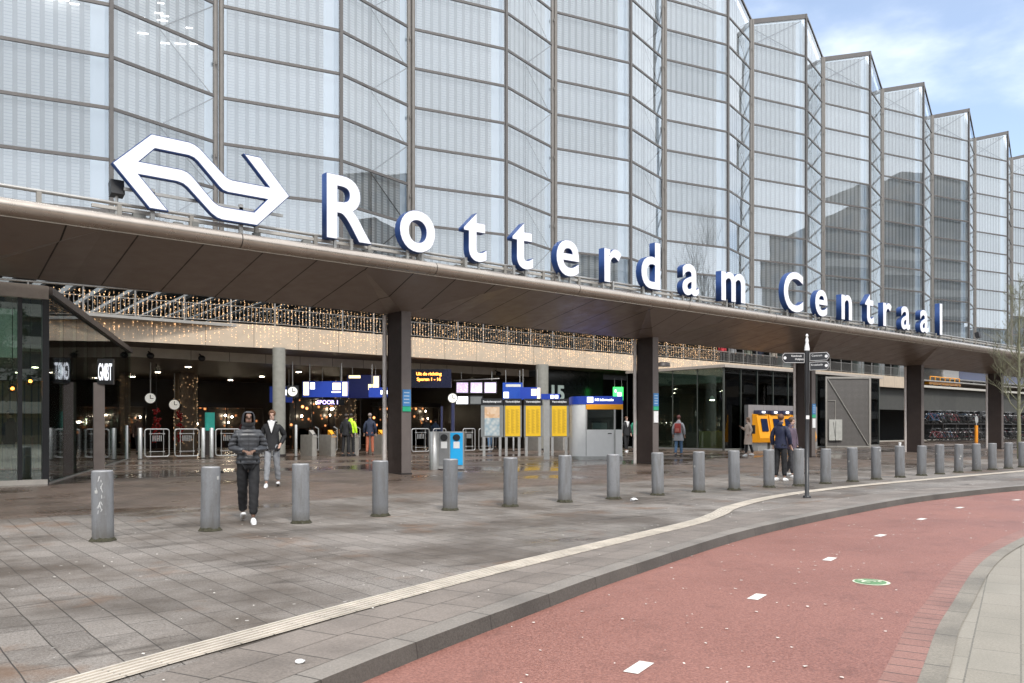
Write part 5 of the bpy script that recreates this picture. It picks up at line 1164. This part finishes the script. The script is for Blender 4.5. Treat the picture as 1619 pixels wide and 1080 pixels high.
    def cut(bm):
        r = bmesh.ops.bisect_plane(bm, geom=bm.verts[:]+bm.edges[:]+bm.faces[:], plane_co=(0, 0, hz), plane_no=(0, 0, 1), clear_inner=False)
        kill = [f for f in bm.faces if f.calc_center_median().z < hz and abs(f.calc_center_median().x) < .3 and all(w_[2].__class__ and True for w_ in wr) and not any((f.calc_center_median()-Vector(w_[2])).length < .17 for w_ in wr)]
        bmesh.ops.delete(bm, geom=kill, context='FACES')
        bm.normal_update()
        for q in bm.verts:
            if puff:
                q.co += q.normal*puff*(abs(math.sin(q.co.z*math.pi/.070))**.5-.5)
            else: q.co += q.normal*.005*math.sin(q.co.z*46+q.co.x*30)*math.sin(q.co.z*17+q.co.y*41)
    skin('jacket' if top_kind != 'coat' else 'coat', ch_, top, t, sub=3 if puff else 2, post=cut)
    m = MB(); hd = Vector(mid)
    # face
    f = MB()
    for sx2 in (-1, 1): f.ball((hd.x+sx2*.030, hd.y-.078, hd.z+.0), .010, .006, .007, 8, 5)
    f.build('eyes', EYE, t, raw=True)
    MB().ball((hd.x, hd.y-.080, hd.z-.066), .022, .006, .006, 8, 5).build('mouth', M('lips', (.20, .07, .06), .5), t, raw=True)
    if hair == 'hood':
        skin('hood', [[(nk[0], nk[1]+.02, nk[2]-.03, .125, .11), (hd.x, hd.y+.03, hd.z-.07, .112, .100), (hd.x, hd.y+.018, hd.z+.02, .106, .115), (hd.x, hd.y+.03, hd.z+.085, .070, .080)]], hairc, t, post=lambda bm: bmesh.ops.delete(bm, geom=[f for f in bm.faces if f.calc_center_median().y < hd.y-.03 and abs(f.calc_center_median().x-hd.x) < .058-.3*max(0, f.calc_center_median().z-hd.z-.01) and hd.z-.09 < f.calc_center_median().z < hd.z+.06], context='FACES'))
    else:
        hb = MB(); hb.ball((hd.x, hd.y+.018, hd.z+.035), .083, .096, .085, 16, 10)
        if hair == 'long': hb.ball((hd.x, hd.y+.055, hd.z-.06), .085, .065, .14, 14, 9)
        if hair == 'beanie': hb.ball((hd.x, hd.y+.01, hd.z+.05), .092, .1, .085, 14, 9)
        o = hb.build('hair', hairc or BLACK, t, raw=True)
        for q in o.data.vertices:
            if q.co.y < hd.y-.055 and q.co.z < hd.z+.06: q.co.y = hd.y-.04
    if collar:
        skin('collar', [[(nk[0], nk[1]+.02, nk[2]-.055, .125, .12), (nk[0], nk[1]+.025, nk[2]+.03, .105, .10)]], collar, t); o_ = polyext('shirt_front', [(-.085, 1.50+dz), (0, 1.22+dz), (.085, 1.50+dz)], [], -.158, -.09, collar, t)
    t['_dz'] = dz; return t
near()
CJ = M('puffer_grey', (.040, .042, .048), .42, var=.10, vs=10, spec=.6); CB = M('cloth_black', (.012, .012, .014), .75, var=.2); CW = M('shoe_white', (.72, .72, .72), .5, var=.04)
GJ = M('jeans_grey', (.26, .27, .29), .8, var=.15, vs=12); JB = M('jeans_blue', (.10, .19, .32), .8, var=.18, vs=12); HG = M('hair_dark', (.03, .02, .015), .6); HB = M('hair_brown', (.13, .06, .03), .6)
def head_to(u, v): return -math.atan2(u, v)        # rotation so that the figure faces the camera
A_down = [((-.235, .03, 1.14), (-.25, -.03, .90)), ((.235, .03, 1.14), (.25, -.03, .90))]
p = person(5.10, 12.98, 1.80, head_to(5.0, 13.0)+R(4), 'person in a grey quilted puffer jacket with hood up, walking and looking at a phone', SK[1], [(-12, 14, -.03), (10, 3, -.02)], [((-.245, .04, 1.14), (-.075, -.235, 1.10)), ((.245, .04, 1.14), (.065, -.235, 1.10))], CJ, CB, CW, 'hood', CJ, puff=.020, hem=.90, head=(0, 1.0), lean=2, fingers=True, loose=1.18)
MB().box(-.035, -.345, 1.04, .04, -.325, 1.10, rot=Matrix.Rotation(R(-35), 3, 'X')).build('phone', BLACK, p, raw=True); MB().box(-.002, -.142, .92, .002, -.136, 1.42).build('zip', BLACK, p, raw=True)
p = person(7.36, 17.35, 1.66, head_to(7.7, 17.3)+R(-6), 'person in an open black jacket over a white hooded top and grey jeans', SK[2], [(10, 4, .03), (-8, 10, .03)], [((-.24, .04, 1.15), (-.20, -.10, .95)), ((.27, .08, 1.15), (.20, -.10, .96))], CB, GJ, CW, 'short', HB, hem=.84, collar=WHITE, loose=1.05)
def at(x, ybase, zg=.31):     # foot point on the raised plaza
    Y = 1300*(1.55-zg)/(ybase-675); X = (x-809.5)/1300*Y; return (.7745*X+.6327*Y, -.6327*X+.7745*Y)
PLACES = dict(woman=(27.09, 22.17), beige=(29.97, 20.77), couple_a=(20.75, 13.3), couple_b=(22.0, 13.75))
p = person(*PLACES['woman'], 1.70, head_to(27, 22)+R(165), 'person in a pale grey coat and blue jeans seen from behind with a red backpack', SK[0], [(9, 3, .0), (-9, 12, .0)], A_down, M('coat_grey', (.36, .37, .39), .8, var=.08), JB, M('shoe_dark', (.05, .05, .06), .6), 'short', M('hair_red_brown', (.12, .035, .03), .6), 'coat', hem=.66)
RB = M('backpack_red', (.42, .06, .05), .6, var=.15); o = MB().rbox(-.14, .10, 1.02, .12, .27, 1.43, .05).build('backpack', RB, p, raw=True); MB().rbox(-.10, .27, 1.06, .08, .32, 1.22, .03).build('front_pocket', M('pocket_red', (.50, .16, .12), .6), o, raw=True)
p = person(*PLACES['beige'], 1.62, head_to(30, 21)+R(-65), 'person in a long beige coat carrying a black backpack beside the ticket machines', SK[2], [(6, 3, .0), (-8, 10, .0)], [((-.22, -.05, 1.16), (-.15, -.28, 1.30)), ((.235, .05, 1.14), (.25, -.08, .92))], M('coat_beige', (.55, .45, .38), .8, var=.06), CB, CW, 'long', M('hair_fair', (.20, .12, .07), .6), 'coat', hem=.50)
MB().rbox(-.14, .12, 1.02, .14, .30, 1.42, .06).build('backpack', BLACK, p, raw=True)
NV = grid_mat('navy_stripe', (.010, .012, .025), (.02, .022, .04), .2, .05, .006, .7, (.05, .05, .07), .3)
person(*PLACES['couple_a'], 1.86, head_to(20.7, 13.3)+R(150), 'person in dark navy top and black trousers standing back to us by the bollards', SK[0], [(2, 3, .02), (-3, 4, .02)], [((-.25, .0, 1.14), (-.22, -.12, .92)), ((.25, .02, 1.14), (.24, -.02, .90))], M('navy_top', (.012, .016, .045), .7, var=.2), CB, CW, 'short', HB, hem=.84, loose=1.12)
p = person(*PLACES['couple_b'], 1.78, head_to(22, 13.7)+R(60), 'person in a dark mauve jacket with black bag, half hidden behind the navy figure', SK[2], [(8, 3, .0), (-10, 12, .0)], [((-.24, .0, 1.14), (-.22, -.12, .90)), ((.25, .0, 1.14), (.26, -.05, .88))], M('mauve_jacket', (.10, .07, .10), .7, var=.2), M('leggings_dark', (.03, .03, .035), .7), CW, 'short', M('hair_mid', (.10, .06, .04), .6), hem=.84)
MB().rbox(.20, -.16, .58, .32, .06, .90, .03).build('hand_bag', BLACK, p, raw=True)
g2 = lambda u, v: (u*.8, v*.8)
p = person(*g2(21.25, 39.7), 1.78, head_to(21, 40)+R(150), 'person in black uniform with neon yellow vest at the check-in gates', SK[0], [(2, 3, .03), (-2, 3, .03)], A_down, M('hi_vis', (.50, .78, .03), .5, es=.12), CB, CB, 'short', HG, hem=.95, z=.31)
p = person(*g2(20.75, 39.3), 1.76, head_to(21, 40)+R(150), 'person all in black standing left of the neon yellow vest', SK[0], [(2, 3, .05), (-2, 3, .05)], A_down, CB, CB, CB, 'short', HG, hem=.84, z=.31)
p = person(*g2(22.35, 39.6), 1.80, head_to(22, 40)+R(172), 'person in a navy jacket and rust brown trousers at the check-in gates', SK[2], [(3, 3, .03), (-3, 4, .03)], A_down, M('navy_jacket', (.015, .022, .05), .7, var=.1), M('trousers_rust', (.42, .13, .07), .8, var=.1), M('shoe_brown', (.08, .04, .03), .6), 'short', M('hair_grey', (.25, .20, .18), .6), hem=.80, z=.31)
person(*g2(37.2, 34.5), 1.72, head_to(37, 34)+R(30), 'person in black clothes with pale scarf right of the white kiosk', SK[2], [(8, 3, .0), (-6, 8, .0)], A_down, CB, CB, CW, 'short', HB, hem=.80, collar=WHITE, z=.31)
person(*g2(38.9, 35.3), 1.74, head_to(38, 35)+R(150), 'person in a green jacket near the second dark column', SK[0], [(3, 3, .0), (-3, 4, .0)], A_down, M('jacket_green', (.03, .30, .18), .6), CB, CB, 'short', HG, hem=.84, z=.31)
person(*g2(17.9, 46), 1.70, head_to(18, 46), 'person in a dark maroon jacket inside the hall behind the gates', SK[0], [(8, 3, .0), (-6, 8, .0)], A_down, M('jacket_maroon', (.10, .02, .02), .7), CB, CB, 'short', HG, z=.31)
person(*g2(20.0, 47), 1.72, head_to(20, 47)+R(15), 'person in a pale grey top inside the hall left of the guards', SK[2], [(8, 3, .0), (-6, 8, .0)], A_down, M('top_pale', (.3, .28, .28), .7), CB, CB, 'short', HB, z=.31)
person(*g2(30.2, 46), 1.70, head_to(30, 46), 'person in dark clothes before the orange shop behind the litter bin', SK[0], [(8, 3, .0), (-6, 8, .0)], A_down, CB, CB, CB, 'short', HG, z=.31)
person(*g2(34.0, 44), 1.72, head_to(34, 44)+R(20), 'person in blue jeans and white trainers half hidden behind the timetables', SK[0], [(10, 3, .0), (-8, 10, .0)], A_down, CB, JB, CW, 'short', HG, z=.31)
for (u, v, hh, mt, lb, rzz) in [(26.6, 44, 1.72, 'grey', 'person in a mid grey coat inside the hall right of the dark column', 10), (31.6, 47, 1.66, 'blue', 'person in a dull blue jacket in front of the orange shop', 160), (24.3, 45.5, 1.78, 'tan', 'person in a tan coat inside the hall between check-in gates and dark column', -20), (13.2, 50, 1.7, 'brown', 'person in a brown jacket deep in the hall behind the left gates', 30), (35.6, 45.2, 1.75, 'wine', 'person in a wine red coat behind the round column and timetables', 170)]:
    person(u*.8, v*.8, hh, head_to(u, v)+R(rzz), lb, SK[0], [(8, 3, .0), (-7, 9, .0)], A_down, M('coat_'+mt, dict(grey=(.10, .10, .11), blue=(.05, .08, .14), tan=(.20, .14, .09), brown=(.08, .045, .03), wine=(.12, .02, .03))[mt], .7), CB, CB, 'short', HG, z=.31)
person(*g2(3.9, 28.2), 1.62, R(-60), 'person in black seen dimly through the glass of the left pavilion', SK[2], [(3, 3, .0), (-3, 4, .0)], A_down, CB, CB, CB, 'short', HG, z=.31)
for u, v, hh, mt, lab in [(58.7, 43.3, 1.74, M('coat_red', (.48, .03, .04), .6), 'person in a bright red coat on the upper deck behind the railing'), (60.4, 43.5, 1.7, M('coat_lightgrey', (.36, .36, .36), .7), 'person in a light grey coat on the upper deck right of the red coat'),
                      (62.6, 43.4, 1.68, M('coat_olive', (.16, .17, .13), .7), 'person in an olive coat on the upper deck near the pavilion roof'), (64.6, 43.6, 1.78, M('coat_navy', (.02, .025, .05), .7), 'person in a navy coat on the upper deck, right of the olive coat'), (66.5, 43.4, 1.72, M('coat_sand', (.38, .33, .27), .7), 'person in a sand coloured coat on the upper deck behind the signpost')]:
    person(u*.8, v*.8, hh, head_to(u, v)+R(20), lab, SK[0], [(5, 3, .0), (-5, 5, .0)], A_down, mt, CB, CB, 'short', HB, z=.31+6.9*.8)

# ================================================================== TREES
def tree(name, u, v, z, h, seed, lab, bark, spread=.35, up=.6, nb=5, r0=.10, leaf=None, first=.28, twn=3, columnar=False, lm=None):
    t = bpy.data.objects.new(name, None); link(t); t.location = (u, v, z); tag(t, lab, 'tree'); rr = random.Random(seed)
    tm = MB(); pts = [Vector((0, 0, -.1))]; n = 12
    for i in range(n): pts.append(Vector((pts[-1].x+rr.gauss(0, .012)*h*.1, pts[-1].y+rr.gauss(0, .012)*h*.1, h*(i+1)/n*.96)))
    for i in range(n): tm.tube(pts[i], pts[i+1], r0*(1-i/n)**.8+.008, 9, r0*(1-(i+1)/n)**.8+.008, cap=False)
    tm.build('trunk', bark, t, raw=True); bm_ = MB(); lf = MB()
    def grow(p, d_, L_, r, lev):
        q = p; k_ = 3; seg = L_/k_
        for i in range(k_):
            d_ = (d_+Vector((rr.gauss(0, .16), rr.gauss(0, .16), up*.16))).normalized(); q2 = q+d_*seg
            bm_.tube(q, q2, max(.004, r*(1-i/k_*.6)), 4 if lev else 5, max(.003, r*(1-(i+1)/k_*.6)), cap=False)
            if lev < twn-1:
                for _ in range(rr.choice((1, 2, 2))):
                    a = Vector((rr.gauss(0, 1), rr.gauss(0, 1), rr.gauss(.2, .6))).normalized(); grow(q2, (d_*1.0+a*.75).normalized(), L_*rr.uniform(.4, .62), r*.5, lev+1)
            if leaf and lev >= 1:
                for _ in range(leaf):
                    c = q2+Vector((rr.gauss(0, .16), rr.gauss(0, .16), rr.gauss(0, .16))); a = Vector((rr.gauss(0, 1), rr.gauss(0, 1), rr.gauss(0, 1))).normalized()*.09; b = a.cross(Vector((rr.gauss(0, 1), rr.gauss(0, 1), 1))).normalized()*.05
                    lf.add([c-a, c+b, c+a, c-b], [(0, 1, 2, 3)])
            q = q2
    for i in range(nb):
        f = first+(1-first)*.95*i/nb; j = min(n-1, int(f*n)); p = pts[j].lerp(pts[j+1], f*n-j); a = i*2.4+rr.uniform(-.4, .4)
        L_ = h*spread*(1.15-f*.85) if not columnar else h*.20*(1.1-abs(f-.45)); d_ = Vector((math.cos(a), math.sin(a), up+rr.uniform(-.1, .3) if not columnar else 2.6)).normalized(); grow(p, d_, L_, r0*.42*(1.1-f), 0)
    bm_.build('branches', bark, t, raw=True)
    if leaf: tag(lf.build('leaves', lm, t, raw=True), kind='stuff')
    return t
BARK = M('bark_mossy', (.20, .20, .13), .8, var=.3, vs=14, bump=.5); BARKD = M('bark_dark', (.07, .055, .045), .85, var=.3, vs=10)
tree('bare_tree', 42.2, 14.6, .09, 8.4, 21, 'slim bare tree with mossy pale bark at the right edge in front of the canopy', BARK, .20, 1.0, 26, .085, first=.24, twn=4)
LEAFD = M('evergreen_leaf', (.035, .055, .025), .7, var=.4)
# across the road, behind the viewpoint (these show in the glass)
for i, (u, v, h) in enumerate([(-9, -4, 8), (-16, -9, 9), (-3, -9, 7.5), (6, -11, 9), (16, -13, 8.5), (30, -12, 9)]):
    tree('street_tree', u, v, -.12, h, 40+i, 'leafy dark street tree across the road behind the viewpoint, %s in the row' % ORD[i], BARKD, .34, .7, 12, .14, leaf=5, twn=3, lm=LEAFD)['group'] = 'trees across the road'
tree('poplar', 66.5, -6, -.12, 27, 77, 'tall narrow bare poplar across the road mirrored in the glass front', BARKD, .12, 1.6, 46, .30, first=.14, twn=3, columnar=True)
# ================================================================== BUILDINGS ACROSS THE ROAD (reflected)
def block(u0, v0, u1, v1, h, wall, lab, fh=3.1, steps=()):
    t = bpy.data.objects.new('apartment_block', None); link(t); t.location = ((u0+u1)/2, (v0+v1)/2, -.124); tag(t, lab, 'building')
    a, b = (u1-u0)/2, (v1-v0)/2; MB().box(-a, -b, 0, a, b, h).build('wall', wall, t, raw=True)
    for i, (x0, x1, hh) in enumerate(steps): MB().box(x0, -b+.5, h, x1, b-.5, h+hh).build('upper_storey', wall, t, raw=True)
    MB().box(-a-.2, -b-.2, h, a+.2, b+.2, h+.3).build('roof_edge', M('roof_edge_grey', (.3, .3, .3), .6), t, raw=True) if not steps else None
    m = MB(); n = int(h/fh)
    for k_ in range(1, n): m.box(-a, b, k_*fh-.15, a, b+.9, k_*fh); m.box(-a, b+.85, k_*fh, a, b+.9, k_*fh+1)
    m.build('balconies', M('balcony_conc', (.34, .32, .29), .7), t, raw=True)
def win_mat(name, wall, w2, glassc, bw=1.5, bh=3.1):
    d = Nd(name); v = d.obj(); x, y, z = d.xyz(v); sx = d.math('FRACT', d.math('DIVIDE', d.math('ADD', x, d.math('MULTIPLY', y, .7)), bw*2)); sz = d.math('FRACT', d.math('DIVIDE', z, bh))
    w_ = d.math('MULTIPLY', d.math('LESS_THAN', sx, .55), d.math('MULTIPLY', d.math('GREATER_THAN', sz, .28), d.math('LESS_THAN', sz, .82)))
    c = d.mixc(d.noise(v, .4, 4), wall, w2); return d.done(d.bsdf(d.mixc(w_, c, glassc), .6))
W1 = win_mat('brown_block', (.105, .085, .065), (.15, .12, .095), (.03, .03, .035)); W2 = win_mat('pale_block', (.30, .27, .23), (.36, .33, .29), (.05, .055, .065)); W3 = win_mat('grey_block', (.16, .16, .16), (.21, .21, .20), (.03, .035, .04))
block(92, -30, 132, -12, 33, W1, 'tall stepped brown apartment block across the road, mirrored at right of the facade', steps=((-8, 20, 5), (2, 20, 10)))
block(140, -40, 175, -20, 22, W3, 'lower grey office block beyond the stepped brown block across the road')
block(-30, -62, -6, -46, 24, W2, 'pale apartment block across the road behind the viewpoint, left')
block(4, -66, 16, -50, 33, W1, 'slender brown tower across the road behind the viewpoint')
block(22, -62, 52, -46, 22, W3, 'grey apartment block across the road right of the slender tower')
block(60, -70, 70, -52, 30, W2, 'narrow pale tower across the road right of the grey block')
block(-75, -50, -40, -34, 20, W3, 'long grey block across the road, far left behind the viewpoint')
